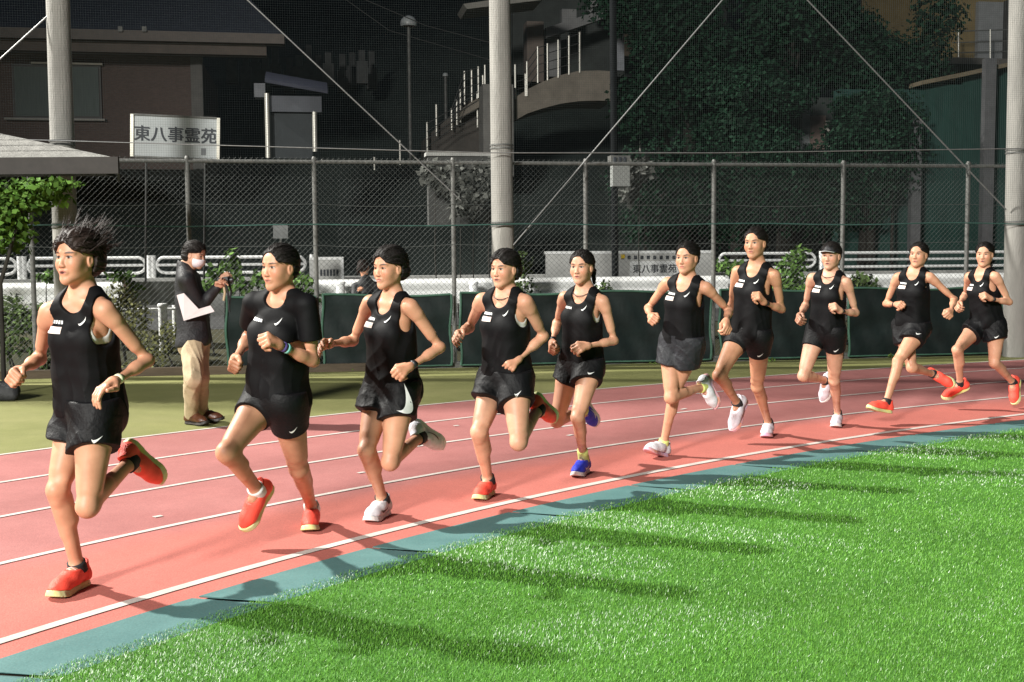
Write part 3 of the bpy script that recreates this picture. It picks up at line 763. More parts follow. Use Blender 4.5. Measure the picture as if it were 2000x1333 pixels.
def watch(c, q, band, face, name='watch', thick=.011, facemat=None, along=-.028):
    J, s = c['J'], c['s']; fd = nrm(J['W' + q] - J['E' + q]); ctr = J['W' + q] + fd * along; n = 20
    r_ = .0200 * c['fat'] * s
    tocam = nrm(CAM - ctr); tocam = nrm(tocam - fd * (tocam @ fd)); back = nrm(tocam * .75 + np.array([0, 0, .55])); back = nrm(back - fd * (back @ fd)); sd = np.cross(fd, back)
    mb = MB(); G = []
    for a in np.linspace(0, 2 * math.pi, n + 1):
        d = back * math.cos(a) + sd * math.sin(a)
        G.append([ctr + fd * u + d * (r_ + h) for u, h in ((-thick, -.004), (-thick, .0025), (thick, .0025), (thick, -.004))])
    w_ = mb.sheet(G).build(name, band, None); w_.parent = c['body']; w_.matrix_parent_inverse = Matrix.Translation(-Vector(c['base']))
    if face:
        top = ctr + back * (r_ + .001); rr = .019 if face == 'round' else .015
        mb = MB(); mb.tube([top, top + back * .008, top + back * .0095], [rr, rr, rr * .86], 16)
        f_ = mb.build('watch_case', MAT['dark_plastic'], None); f_.parent = w_; f_.matrix_parent_inverse = Matrix.Translation(-Vector(c['base']))
        mb = MB(); mb.tube([top + back * .0095, top + back * .0103], [rr * .72, rr * .70], 16)
        g_ = mb.build('watch_face', facemat or MAT['white_print'], None); g_.parent = w_; g_.matrix_parent_inverse = Matrix.Translation(-Vector(c['base']))
    return w_

def prints(c, top, bottom, chest=True, logo=True, leg='L', leg_size=.045, two=True, big=False):
    at, cf, lu, up, base, s = c['at'], c['cf'], c['lu'], c['up'], c['base'], c['s']
    iv = Matrix.Translation(-Vector(base))
    def fin(o, par): o.parent = par; o.matrix_parent_inverse = iv; return o
    if chest:
        # sponsor line of slanted glyphs above a plain plate, on the wearer's right breast
        cx = at(.785, .14, -.062)
        for i in range(5):
            o = decal('chest_lettering', top, cx + lu * (i - 2) * -.0130 * s, -lu + up * .0, up - lu * .25, cf, .0090 * s, MAT['white_print'], None, 'rect', 1.5, .0025); fin(o, top)
        if two:
            o = decal('chest_print', top, cx - up * .031 * s, -lu, up, cf, .064 * s, MAT['plate_print'], None, 'rect', .42, .0025); fin(o, top)
    if logo:
        o = decal('logo', top, at(.80, .14, .062), lu * .75 + up * .66, -lu * .66 + up * .75, cf, .041 * s, MAT['white_print'], None, off=.0025); fin(o, top)
    if bottom is not None and leg:
        J = c['J']; H_, K_ = J['H' + leg], J['K' + leg]; th = nrm(K_ - H_)
        fr = c['sp'].get('logo_frac', .34); p = H_ + (K_ - H_) * fr
        view = nrm(CAM - p); out = nrm(view - th * (view @ th)); rt = np.cross(th, out) * -1
        rt = rt if rt[0] > 0 else -rt
        if big: o = decal('logo', bottom, at_y(big[0], big[1], H_[1] - .05), np.array((.42, 0, .91)), np.array((-.91 * 1.35, 0, .42 * 1.35)), CAM - H_, .150 * s, MAT['white_print'], None, off=.003)
        else: o = decal('logo', bottom, p + out * .02 + rt * .015, rt * .97 - th * .25, -th * .97 - rt * .25, out, leg_size * s, MAT['white_print'], None, off=.003)
        fin(o, bottom)
# ------------------------------------------------------------------ ground, track on its bend, turf
CX, CY = 16.19, -9.91
RAD = {'l1': 23.187, 'l2': 24.148, 'l3': 25.113, 'l4': 26.085, 'l5': 27.017, 'mat': 22.968, 'turf': 22.71}
def ring(k, th, add=0.0):
    t = max(-1.3, min(1.1, (th - 125) / 20)); T = max(105., min(147., th))
    r = RAD[k] + .1317 * t + .0752 * t * t - .4153 * t ** 3 + add
    r += {'l1': -.0070 * (T - 131), 'l2': .001 * (T - 131), 'l5': .0085 * (T - 124), 'mat': -.0050 * (T - 136), 'turf': -.0040 * (T - 137)}.get(k, 0)
    return np.array([CX + r * math.cos(R(th)), CY + r * math.sin(R(th))])
def ring_pt(k, th, z, add=0.0): p = ring(k, th, add); return np.array([p[0], p[1], z])
TH = np.linspace(62, 178, 233)
def band(mb, k0, a0, k1, a1, z, ths=TH):
    mb.sheet([[ring_pt(k0, t, z, a0), ring_pt(k1, t, z, a1)] for t in ths], False); return mb

def ground_mat(name, col, col2, scale, grain, rough, bump=.4, gscale=180, lit_band=None, spec=.3):
    """wandering ground colour plus a fine grain of its own granules"""
    m, nt, b = new_mat(name); L = nt.links; tc = node(nt, 'ShaderNodeTexCoord')
    b.inputs['Roughness'].default_value = rough; b.inputs['Specular IOR Level'].default_value = spec
    n1 = node(nt, 'ShaderNodeTexNoise'); n1.inputs['Scale'].default_value = scale; n1.inputs['Detail'].default_value = 6; n1.inputs['Roughness'].default_value = .7; L.new(tc.outputs['Object'], n1.inputs['Vector'])
    rp = node(nt, 'ShaderNodeValToRGB'); rp.color_ramp.elements[0].color = (*col, 1); rp.color_ramp.elements[1].color = (*col2, 1); rp.color_ramp.elements[0].position = .35; rp.color_ramp.elements[1].position = .65; L.new(n1.outputs['Fac'], rp.inputs[0])
    out = rp.outputs[0]
    nb = node(nt, 'ShaderNodeTexNoise'); nb.inputs['Scale'].default_value = .45; nb.inputs['Detail'].default_value = 9; nb.inputs['Roughness'].default_value = .75; nb.inputs['Distortion'].default_value = .6; L.new(tc.outputs['Object'], nb.inputs['Vector'])
    rb = node(nt, 'ShaderNodeMapRange'); rb.inputs[1].default_value = .3; rb.inputs[2].default_value = .7; rb.inputs[3].default_value = .82; rb.inputs[4].default_value = 1.14; L.new(nb.outputs['Fac'], rb.inputs[0])
    if lit_band:  # painted-in light: brighter, warmer colour inside a soft-edged radius
        cxy, r0, r1, lit_col = lit_band
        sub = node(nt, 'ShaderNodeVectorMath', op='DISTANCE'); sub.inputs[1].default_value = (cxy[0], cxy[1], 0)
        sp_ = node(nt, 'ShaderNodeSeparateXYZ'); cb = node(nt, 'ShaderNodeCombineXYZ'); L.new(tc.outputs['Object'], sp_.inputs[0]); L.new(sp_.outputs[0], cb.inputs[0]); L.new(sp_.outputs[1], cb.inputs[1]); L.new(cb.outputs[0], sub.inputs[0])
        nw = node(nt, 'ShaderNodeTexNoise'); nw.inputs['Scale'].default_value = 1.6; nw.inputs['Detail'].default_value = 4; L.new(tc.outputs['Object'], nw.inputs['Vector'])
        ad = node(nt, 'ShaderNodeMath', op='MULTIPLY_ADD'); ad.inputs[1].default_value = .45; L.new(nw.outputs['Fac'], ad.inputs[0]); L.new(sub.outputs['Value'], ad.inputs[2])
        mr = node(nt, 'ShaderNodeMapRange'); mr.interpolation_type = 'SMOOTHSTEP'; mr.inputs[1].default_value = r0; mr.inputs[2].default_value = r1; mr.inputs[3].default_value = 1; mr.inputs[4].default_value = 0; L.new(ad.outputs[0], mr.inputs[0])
        mx = node(nt, 'ShaderNodeMix', data_type='RGBA'); L.new(mr.outputs[0], mx.inputs['Factor']); L.new(out, mx.inputs['A']); mx.inputs['B'].default_value = (*lit_col, 1); out = mx.outputs['Result']
    mb_ = node(nt, 'ShaderNodeMix', data_type='RGBA', blend_type='MULTIPLY'); mb_.inputs['Factor'].default_value = 1; L.new(out, mb_.inputs['A']); L.new(rb.outputs[0], mb_.inputs['B']); out = mb_.outputs['Result']
    ng = node(nt, 'ShaderNodeTexNoise'); ng.inputs['Scale'].default_value = gscale; ng.inputs['Detail'].default_value = 3; L.new(tc.outputs['Object'], ng.inputs['Vector'])
    rg = node(nt, 'ShaderNodeMapRange'); rg.inputs[1].default_value = .3; rg.inputs[2].default_value = .7; rg.inputs[3].default_value = 1 - grain; rg.inputs[4].default_value = 1 + grain; L.new(ng.outputs['Fac'], rg.inputs[0])
    mg = node(nt, 'ShaderNodeMix', data_type='RGBA', blend_type='MULTIPLY'); mg.inputs['Factor'].default_value = 1; L.new(out, mg.inputs['A']); L.new(rg.outputs[0], mg.inputs['B']); L.new(mg.outputs['Result'], b.inputs['Base Color'])
    bp = node(nt, 'ShaderNodeBump'); bp.inputs['Strength'].default_value = bump; bp.inputs['Distance'].default_value = .004; L.new(ng.outputs['Fac'], bp.inputs['Height']); L.new(bp.outputs[0], b.inputs['Normal'])
    return m
tag(MB().abox(-160, 160, -60, 220, -1.0, -.02).build('ground', ground_mat('dark_soil', (.035, .034, .026), (.055, .05, .036), .6, .3, .9)), kind='structure')
# olive apron between the track and the fence
mb = MB(); mb.sheet([[ring_pt('l5', t, .0, -.2), fl(fs_, -.02, .0)] for t, fs_ in zip(np.linspace(178, 62, 60), np.linspace(-34, 44, 60))], False)
tag(mb.build('apron', ground_mat('olive_all_weather_surface', (.165, .172, .056), (.21, .208, .080), 1.1, .22, .85, gscale=120)), kind='structure')
trk = band(MB(), 'mat', -.05, 'l5', .03, .004).build('track', ground_mat('red_rubber_track', (.325, .122, .114), (.375, .15, .14), 1.3, .16, .75, gscale=150, lit_band=((CX, CY), 24.05, 24.45, (.465, .142, .115))))  # floodlit brightness of the inside lane is painted into the rubber colour
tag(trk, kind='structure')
line_m = ground_mat('white_lane_paint', (.52, .46, .42), (.62, .57, .53), 5, .10, .6, .2)
for k in ('l1', 'l2', 'l3', 'l4', 'l5'):
    band(MB(), k, -.021 if k != 'l1' else -.028, k, .021 if k != 'l1' else .028, .008).build('lane_line', line_m, trk)
for (x0, y0, x1, y1) in ((699, 924, 712, 922), (748, 837, 758, 836), (886, 832, 896, 831), (1108, 851, 1118, 849), (1330, 800, 1340, 798), (300, 1010, 316, 1007)):   # small tick marks on the lanes
    a, b = on_ground(x0, y0, .0085), on_ground(x1, y1, .0085); dv = nrm(b - a); pv = np.array((-dv[1], dv[0], 0)) * .018
    MB().add([a - pv, b - pv, b + pv, a + pv], [(0, 1, 2, 3)]) ; mb = MB(); mb.add([a - pv, b - pv, b + pv, a + pv], [(0, 1, 2, 3)]); mb.build('lane_tick', line_m, trk)
# teal rubber edging in separate lengths, dark joints between them
mats = bpy.data.objects.new('edging', None); COL.objects.link(mats); tag(mats, kind='structure')
teal = ground_mat('teal_rubber_mat', (.078, .175, .172), (.105, .215, .208), 2.2, .10, .7, .25, 90)
step = 2.6; t = 62.0; i = 0
while t < 178:
    t1 = t + step; ths = np.linspace(t + .05, t1 - .05, 12); h = .011
    mb = MB()
    sk = .55
    P = [[ring_pt('turf', q - sk, h * .2, -.16), ring_pt('turf', q - sk * .5, h, -.02), ring_pt('mat', q, h, -.012), ring_pt('mat', q, .002, -.002)] for q in ths]
    mb.sheet(P, False); mb.add([*P[0], ], [(0, 1, 2, 3)]); mb.add([*P[-1]], [(3, 2, 1, 0)])
    mb.build('edging_mat', teal, mats); t = t1
# artificial turf: backing and a pile of bent blades
mb = MB(); tt = np.linspace(178, 62, 80)
mb.sheet([[ring_pt('turf', t, .006, -.03), ring_pt('turf', t, .006, -5), ring_pt('turf', t, .006, -21.5)] for t in tt], False)
tag(mb.build('turf', ground_mat('turf_backing', (.05, .155, .020), (.07, .20, .028), 2.0, .3, .8, .5, 160)), kind='structure')
def turf_blades():
    r = RNG; V = []; ld = []; sel = slice(None)
    pts = []
    # denser where the pile shows large
    for (y0, y1, dens) in ((2.6, 3.6, 34000), (3.6, 4.8, 24000), (4.8, 6.4, 13000), (6.4, 9.6, 6000)):
        xm = y1 * .47; n = int(dens * (y1 - y0) * (2 * xm)); p = np.stack([r.uniform(-xm, xm, n), r.uniform(y0, y1, n)], 1)
        th = np.degrees(np.arctan2(p[:, 1] - CY, p[:, 0] - CX)); rad = np.hypot(p[:, 0] - CX, p[:, 1] - CY)
        ts = np.linspace(90, 160, 281); rr = np.array([np.hypot(*(ring('turf', t) - (CX, CY))) for t in ts])
        lim = np.interp(th, ts, rr) + r.normal(size=n) * .007 - .01 + .008 * np.sin(th * 14) + .006 * np.sin(th * 47)
        pts.append(np.c_[p[rad < lim], np.full((rad < lim).sum(), (y0 + y1) / 2)]); ld.append((lim - rad)[rad < lim])
    p = np.concatenate(pts); n = len(p); lim_d = np.concatenate(ld)
    az = r.uniform(0, 6.283, n); lean = np.clip(np.abs(r.normal(.35, .35, n)), 0, 1.1); L_ = r.uniform(.0075, .0145, n); wdt = r.uniform(.0009, .0016, n) * np.clip(p[:, 2] / 4.2, .9, 2.2)
    d = np.stack([np.cos(az) * np.sin(lean) + .15, np.sin(az) * np.sin(lean) - .05, np.cos(lean)], 1); ra = az + r.uniform(.6, 2.5, n); side = np.stack([np.cos(ra), np.sin(ra), np.zeros(n)], 1) * wdt[:, None]
    b = np.c_[p[:, :2], np.full(n, .006)]; tip = b + d * L_[:, None]
    V = np.stack([b - side, b + side, tip + side * .35, tip - side * .35], 1).reshape(-1, 3)
    Q = np.arange(4 * n).reshape(-1, 4)
    base = np.array([.098, .268, .034]); c = base * r.uniform(.72, 1.24, (n, 1)) * np.array([1, 1, 1.0]); pale = r.random(n) < .010 + .20 * (np.sin(p[:, 0] * 2.3 + 2 * np.sin(p[:, 1] * 2.1)) * np.sin(p[:, 1] * 3.1 + p[:, 0] * 1.3) > .30) * np.clip(1.25 - lim_d[sel] / 1.9, .15, 1)
    yel = r.uniform(0, 1, (n, 1)); c = c * (1 - .25 * yel) + c * np.array([1.7, 1.1, .9]) * .25 * yel
    c[pale] = np.array([.58, .68, .54]);  # white glints on the pile, painted as clumps of pale blades
    # mown lanes and trodden patches of the pile
    lo = .5 + .5 * np.sin(p[:, 0] * 1.9 + 1.3 * np.sin(p[:, 1] * 2.1)) * np.sin(p[:, 1] * 3.3 + p[:, 0]); c *= (.88 + .22 * lo)[:, None]
    return np_mesh('turf_pile', V, Q, False, np.repeat(c, 4, 0))
gm, nt_, b_ = new_mat('turf_blades'); at_ = node(nt_, 'ShaderNodeAttribute', attribute_name='Col'); nt_.links.new(at_.outputs['Color'], b_.inputs['Base Color'])
b_.inputs['Roughness'].default_value = .42; b_.inputs['Specular IOR Level'].default_value = .40
tag(link('turf_pile', turf_blades(), gm), kind='stuff', label='bright green artificial turf pile inside the bend', cat='turf')
# ------------------------------------------------------------------ fence line: chain link, windbreaks, poles, ball net
galv = mat('weathered_galvanised_pipe', (.14, .14, .132), .6, .35, 9, metal=.3, bump=.2)
wire = mat('fence_wire', (.10, .11, .105), .5, .3, 20, metal=.3)
concrete = mat('spun_concrete', (.26, .252, .232), .85, .22, 5, bump=.35, bscale=50, stretch=(1, 1, .25))
cord_green = mat('green_net_cord', (.030, .085, .070), .8, .3, 10)
cord_dark = mat('dark_net_twine', (.030, .042, .042), .8, .3, 10)
steel_cable = mat('steel_cable', (.25, .25, .25), .5, .2, 30, metal=.5)
FZ = 2.68
posts = [-13.0, -11.2, -9.4, -7.5] + [fs(x) for x in (62, 370, 617, 887, 1145, 1395, 1647, 1890)] 
posts += [posts[-1] + 1.95, posts[-1] + 3.9, posts[-1] + 5.9]
fe = empty('chain_link_fence', fl(0, 0, 0), 'tall galvanised chain-link fence with pipe posts along the far side of the apron', 'fence')
for s_ in posts:
    p = MB().tube([fl(s_, .03, -.05), fl(s_, .03, FZ)], .030, 10)
    p.tube([fl(s_, .03, FZ), fl(s_, .03, FZ + .035)], [.036, .022], 10); p.build('post', galv, fe)
for z in (FZ - .03, .06):
    MB().tube([fl(posts[0], .03, z), fl(posts[-1], .03, z)], .024, 8).build('rail', galv, fe)
for k, z in enumerate((2.12, 1.60)):
    pts = [fl(s_ + u * (b_s - s_), -.006, z - .022 * math.sin(math.pi * u) * (1 + .6 * math.sin(j * 2.3))) for j, (s_, b_s) in enumerate(zip(posts, posts[1:])) for u in (0, .33, .66)]
    MB().tube(pts, .0035, 4, False).build('tension_wire', wire, fe)
for j, (s0, s1) in enumerate(zip(posts, posts[1:])):
    mb = MB(); pit = .068; h = FZ - .05; z0 = .07; W_ = s1 - s0; r_ = .0019
    for sg in (1, -1):
        for k in range(int(-h / pit) - 1, int(W_ / pit) + 2):
            a = k * pit; t0 = max(0, -a); t1 = min(h, W_ - a)
            if t1 - t0 < .02: continue
            sA, sB = (a + t0, a + t1) if sg > 0 else (W_ - a - t0, W_ - a - t1)
            o = .002 * sg; bow = .012 * math.sin(j * 1.7)
            A = fl(s0 + sA, o, z0 + t0); B = fl(s0 + sB, o, z0 + t1)
            mb.tube([A, (A + B) / 2 + FN * bow, B], r_, 3, False)
    m_ = mb.build('chain_link_mesh', wire, fe); m_['kind'] = 'stuff'
# three poles that carry the net, with hoops
def pole(px0, y0, px1, y1, wpx, label):
    a = behind(px0, y0, -.24); b = behind(px1, y1, -.24); dr = (a - b) / (a[2] - b[2])
    bot = b - dr * (b[2] + .05); top = b + dr * (9.0 - b[2]); r0 = wpx * .5 * b[1] / FPX
    e = empty('concrete_pole', (bot[0], bot[1], 0), label, 'pole', 'net poles along the fence')
    MB().tube([bot, bot * .5 + top * .5, top], [r0 * 1.04, r0 * .95, r0 * .86], 24).build('shaft', concrete, e)
    for z in (2.82, 1.84):
        c = bot + dr * (z + .05); mb = MB()
        for h in (-.02, .02): mb.tube([c + np.array((0, 0, h)), c + np.array((0, 0, h + .022))], [r0 * 1.06, r0 * 1.06], 20)
        mb.fbox(*[fs(*(0, 0))] * 2, 0, 0, 0, 0) if False else None
        mb.build('clamp_band', galv, e)
    return bot, top, r0, dr
PL = pole(113, 0, 122, 290, 46, 'concrete net pole rising behind the shelter roof at the left')
PC = pole(976, 20, 982, 470, 43, 'concrete net pole in the middle, in front of the staircase')
PR = pole(1992, 60, 1982, 690, 44, 'concrete net pole at the right edge beside the green-clad building')
# step bolts on the left pole
# the ball net, its ropes and the brace wires
net = empty('ball_net', fl(0, -.45, 1.84), 'fine dark ball-stop net hung from the poles above the fence', 'net')
NZ0, NZ1, S0, S1 = 1.84, 8.6, -11.0, 11.5
mb = MB(); q = .0006
for s_ in np.arange(S0, S1, .028): mb.add([fl(s_ - q, -.45, NZ0), fl(s_ + q, -.45, NZ0), fl(s_ + q, -.45, NZ1), fl(s_ - q, -.45, NZ1), fl(s_, -.447, NZ0), fl(s_, -.447, NZ1)], [(0, 1, 2, 3), (1, 4, 5, 2), (4, 0, 3, 5)])
for z in np.arange(NZ0, NZ1, .028): mb.add([fl(S0, -.452, z - q), fl(S1, -.452, z - q), fl(S1, -.452, z + q), fl(S0, -.452, z + q), fl(S0, -.449, z), fl(S1, -.449, z)], [(0, 1, 2, 3), (1, 4, 5, 2), (4, 0, 3, 5)])
m_ = mb.build('netting', cord_dark, net); m_['kind'] = 'stuff'
MB().tube([fl(s_, -.455, NZ0 + .012 * math.sin(s_ * 2.2)) for s_ in np.arange(S0, S1, .5)], .009, 6).build('hem_rope', cord_green, net)
MB().tube([behind(x, y, -.47) for x, y in ((-60, 270), (420, 284), (960, 299))] , .007, 6).build('support_cable', steel_cable, net)
MB().tube([behind(x, y, -.47) for x, y in ((960, 299), (1400, 299), (1960, 291), (2150, 288))], .007, 6).build('support_cable', steel_cable, net)
for (a, b, lab) in (((-40, 152), (150, -20), 'brace wire slanting up past the left pole'), ((470, -12), (900, 392), 'brace wire slanting down to the middle pole from the upper left'),
                    ((1425, -16), (1000, 482), 'brace wire rising from the middle pole to the upper right'), ((1565, -12), (1965, 410), 'brace wire slanting down to the right pole')):
    o = MB().tube([behind(*a, -.30), behind(*b, -.30)], .010, 6).build('brace_wire', steel_cable); tag(o, lab, 'wire', 'brace wires between the net poles')
# dark green windbreak sheets tied to the lower fence
sheet_m = mat('dark_green_windbreak', (.0045, .011, .0105), .7, .45, 2.5, bump=.4, bscale=8, spec=.3)
trim_m = mat('green_sheet_hem', (.040, .105, .07), .7, .3, 8)
SH = [(440, 612, 'narrow dark green windbreak sheet behind the standing man in beige trousers'), (628, 878, 'dark green windbreak sheet behind the third runner'), (897, 1386, 'wide dark green windbreak sheet behind the necklace runner and the blue-shoed runner'),
      (1404, 1640, 'dark green windbreak sheet behind the tall runner and the capped runner'), (1656, 1955, 'dark green windbreak sheet behind the last two runners at the right')]
for k, (x0, x1, lab) in enumerate(SH):
    s0, s1 = fs(x0), fs(x1); z0, z1 = .04, .96; e = empty('windbreak_sheet', fl(s0, -.06, 0), lab, 'windbreak', 'windbreak sheets on the fence')
    nx, nz = int((s1 - s0) / .06), 14; wv = lambda s_, z: -.055 - .016 * math.sin(s_ * 7 + k) * math.sin(z * 5) - .010 * math.sin(s_ * 19 + z * 9) - .014 * math.sin(z * 14 + 2 * math.sin(s_ * 3)) 
    zz = lambda s_, z: z + (.02 * math.sin(s_ * 3.1 + k) * (z - z0)) 
    MB().sheet([[fl(s_, wv(s_, z), zz(s_, z)) for z in np.linspace(z0, z1, nz)] for s_ in np.linspace(s0, s1, nx)]).build('sheet', sheet_m, e)
    for z, r_ in ((z1, .016), (z0, .012)): MB().tube([fl(s_, wv(s_, z) - .004, zz(s_, z)) for s_ in np.linspace(s0, s1, nx // 2)], r_, 6).build('hem', trim_m, e)
    for s_ in (s0, s1): MB().tube([fl(s_ + .012 * math.sin(z * 9), wv(s_, z) - .004, zz(s_, z)) for z in np.linspace(z0, z1, 12)], .018, 6).build('hem', trim_m, e)
# timber kerb at the foot of the fence on the left
timber = mat('grey_timber_kerb', (.075, .055, .035), .85, .35, 6, bump=.5, bscale=40, stretch=(.2, 1, 1))
for k in range(3):
    s0 = fs(-120) + k * 1.75; o = MB().fbox(s0, s0 + 1.72, -.16, -.07, -.02, .10).build('timber_kerb', timber)
    tag(o, 'low dark timber kerb along the foot of the planted fence at the left', 'kerb', 'timber kerb lengths')
# low concrete footing under the fence
tag(MB().fbox(-30, 40, .0, .14, -.05, .045).build('fence_footing', mat('dark_concrete', (.10, .10, .09), .9, .3, 4, bump=.3)), kind='structure')

# ------------------------------------------------------------------ road behind the fence, guard rails
verge = ground_mat('planted_verge', (.025, .028, .012), (.05, .045, .022), 1.2, .3, .95)
asph = ground_mat('road_asphalt', (.045, .045, .046), (.06, .06, .06), .8, .2, .85)
tag(MB().sheet([[fl(s_, o, z) for o, z in ((.14, .02), (.8, .16), (1.6, .40), (2.2, .42))] for s_ in np.linspace(-34, 44, 30)]).build('verge', verge), kind='structure')
tag(MB().sheet([[fl(s_, o, .424) for o in (2.2, 6.6)] for s_ in (-34, 44)], False).build('road', asph), kind='structure')
white_steel = mat('white_painted_steel', (.80, .81, .80), .45, .12, 7, bump=.1)
rust = mat('rust_stained_steel', (.25, .20, .15), .7, .4, 9, col2=(.15, .08, .04))
grey_steel = mat('dull_grey_steel', (.20, .21, .21), .6, .3, 8)
# W-beam guard rail in two runs with a grey panel between
def wbeam(s0, s1, off, zt, label):
    e = empty('guard_rail', fl(s0, off, .4), label, 'guard rail', 'corrugated guard rails along the road')
    prof = [(0.0, 0), (-.012, -.025), (-.055, -.055), (-.060, -.10), (-.02, -.15), (-.005, -.175), (-.02, -.20), (-.060, -.25), (-.055, -.295), (-.012, -.325), (0, -.35)]
    P = [[fl(s_, off + o, zt + z) for o, z in prof] for s_ in np.linspace(s0, s1, 12)]
    P2 = [[fl(s_, off + .006 + o, zt + z) for o, z in prof] for s_ in np.linspace(s0, s1, 12)]
    MB().sheet(P).sheet([r_[::-1] for r_ in P2]).build('beam', white_steel, e)
    s_ = s0 + .3
    while s_ < s1:
        p = MB().tube([fl(s_, off + .14, .2), fl(s_, off + .14, zt - .06)], .057, 14); p.tube([fl(s_, off + .14, zt - .06), fl(s_, off + .14, zt - .03)], [.064, .05], 14); p.build('post', white_steel, e); s_ += 2.0
    return e
GO = 1.25
wbeam(fs(-260, 560, GO), fs(238, 560, GO), GO, 1.14, 'white corrugated guard rail left of the grey rusty panel')
wbeam(fs(612, 560, GO), fs(2300, 560, GO), GO, 1.14, 'long white corrugated guard rail running behind the windbreak sheets')
s0, s1 = fs(247, 560, GO), fs(345, 560, GO)
e = empty('steel_plate_sign', fl((s0 + s1) / 2, GO, .4), 'dull grey steel plate with rusty edges between the guard rails', 'panel')
MB().fbox(s0, s1, GO - .05, GO - .035, .82, 1.14).build('plate', grey_steel, e)
for s_ in (s0 - .01, s1 + .01): MB().fbox(s_ - .02, s_ + .02, GO - .06, GO - .02, .80, 1.17).build('plate_edge', rust, e)
MB().tube([fl((s0 + s1) / 2 + .3, GO + .05, .3), fl((s0 + s1) / 2 + .3, GO + .05, 1.1)], .05, 10).build('post', white_steel, e)
MB().tube([fl(fs(-200, 595, GO), GO - .02, .765), fl(fs(350, 595, GO), GO - .02, .765)], .02, 6).build('lower_rail', white_steel, e)
for xp, yp in ((318, 612), (665, 569), (925, 569), (1175, 570), (1443, 566)):
    c = behind(xp, yp, .95); zt = c[2] + .13
    e = empty('bollard', (c[0], c[1], .2), {318: 'short white bollard under the grey steel plate', 665: 'white capped bollard beside the woman behind the fence', 925: 'white capped bollard left of the middle pole', 1175: 'white capped bollard behind the blue-shoed runner', 1443: 'white capped bollard behind the tall runner'}[xp], 'bollard', 'white bollards behind the fence')
    MB().tube([(c[0], c[1], .1), (c[0], c[1], zt - .04)], .058, 14).build('tube', white_steel, e)
    MB().tube([(c[0], c[1], zt - .04), (c[0], c[1], zt - .01), (c[0], c[1], zt)], [.068, .068, .05], 14).build('cap', white_steel, e)
# pipe railing on the far kerb, modules with rounded ends between posts
RO = 6.3
def railing(px0, px1, label, round0=True, round1=True):
    s0, s1 = fs(px0, 510, RO), fs(px1, 510, RO); e = empty('pipe_railing', fl(s0, RO, .5), label, 'railing', 'white pipe railings across the road')
    zt, zm, zb = 1.46, 1.33, 1.19; r_ = .028; rad = (zt - zb) / 2
    def arc(s_, sg): return [fl(s_ + sg * rad * math.cos(a), RO, zm + rad * math.sin(a)) for a in np.linspace(-math.pi / 2, math.pi / 2, 9)]
    pts = [fl(s0 + rad, RO, zt), fl(s1 - rad, RO, zt)] + (arc(s1 - rad, 1)[::-1] if round1 else [fl(s1 - rad, RO, zb)]) + [fl(s0 + rad, RO, zb)]
    MB().tube([fl(s0 + rad, RO, zt), fl(s1 - rad, RO, zt)], r_, 8).build('top_rail', white_steel, e)
    MB().tube([fl(s0 + rad, RO, zb), fl(s1 - rad, RO, zb)], r_, 8).build('bottom_rail', white_steel, e)
    MB().tube([fl(s0, RO, zm), fl(s1, RO, zm)], r_ * .9, 8).build('middle_rail', white_steel, e)
    if round1: MB().tube(arc(s1 - rad, 1), r_, 8).build('end_bend', white_steel, e)
    if round0: MB().tube(arc(s0 + rad, -1), r_, 8).build('end_bend', white_steel, e)
    for s_ in (s0 - .13, s1 + .13): MB().tube([fl(s_, RO, .4), fl(s_, RO, 1.50)], .048, 10).build('post', white_steel, e)
railing(-190, 31, 'white pipe railing module at the far left edge')
railing(54, 284, 'white pipe railing module behind the leading runner')
railing(306, 596, 'white pipe railing module behind the standing man')
railing(1404, 1592, 'white pipe railing module left of the capped runner')
railing(1622, 2150, 'long white pipe railing module right of the capped runner', True, False)
# kerb wall under the railing
conc2 = mat('pale_kerb_concrete', (.40, .40, .38), .85, .3, 3, bump=.3, bscale=30)
tag(MB().fbox(-34, 44, RO - .12, RO + .25, .3, 1.10).build('kerb_wall', conc2, None), kind='structure')

# ------------------------------------------------------------------ signs (lettering kept as it stands)
board = mat('pale_sign_face', (.42, .45, .46), .5, .1, 3)
frame_m = mat('aluminium_frame', (.62, .60, .52), .35, .1, 10, metal=.4)
ink = mat('dark_sign_ink', (.03, .035, .045), .6, .2, 20)
def lettering(txt, c, right, up, out, h, parent, m_=ink, bold=.0, name='lettering'):
    cu = bpy.data.curves.new(name, 'FONT'); cu.body = txt; cu.size = h; cu.align_x = 'CENTER'; cu.align_y = 'CENTER'; cu.extrude = .002
    o = bpy.data.objects.new(name, cu); COL.objects.link(o)
    me = bpy.data.meshes.new_from_object(o.evaluated_get(bpy.context.evaluated_depsgraph_get())); bpy.data.objects.remove(o)
    Mx = np.array([right, up, out]).T
    co = np.empty(len(me.vertices) * 3); me.vertices.foreach_get('co', co); co = co.reshape(-1, 3); co[:, :2] -= (co[:, :2].max(0) + co[:, :2].min(0)) / 2; co = co @ Mx.T + np.asarray(c); me.vertices.foreach_set('co', co.ravel()); me.materials.clear(); me.update()
    o = link(name, me, m_, parent)
    if bold:
        me2 = me.copy(); co2 = co + np.asarray(right) * bold + np.asarray(out) * .0006; me2.vertices.foreach_set('co', co2.ravel()); me2.update(); link(name, me2, m_, parent)
        co3 = co + np.asarray(up) * bold * .6 + np.asarray(out) * .0012; me3 = me.copy(); me3.vertices.foreach_set('co', co3.ravel()); me3.update(); link(name, me3, m_, parent)
    return o
SO = 2.6
A, B = behind(259, 228, SO), behind(426, 309, SO); Cc = (A + B) / 2; wd = np.dot(B - A, FD); ht = A[2] - B[2]; tl_ = -.035
Rt = nrm(FD + np.array([0, 0, tl_])); Up = nrm(np.array([0, 0, 1.0]) - Rt * Rt[2])
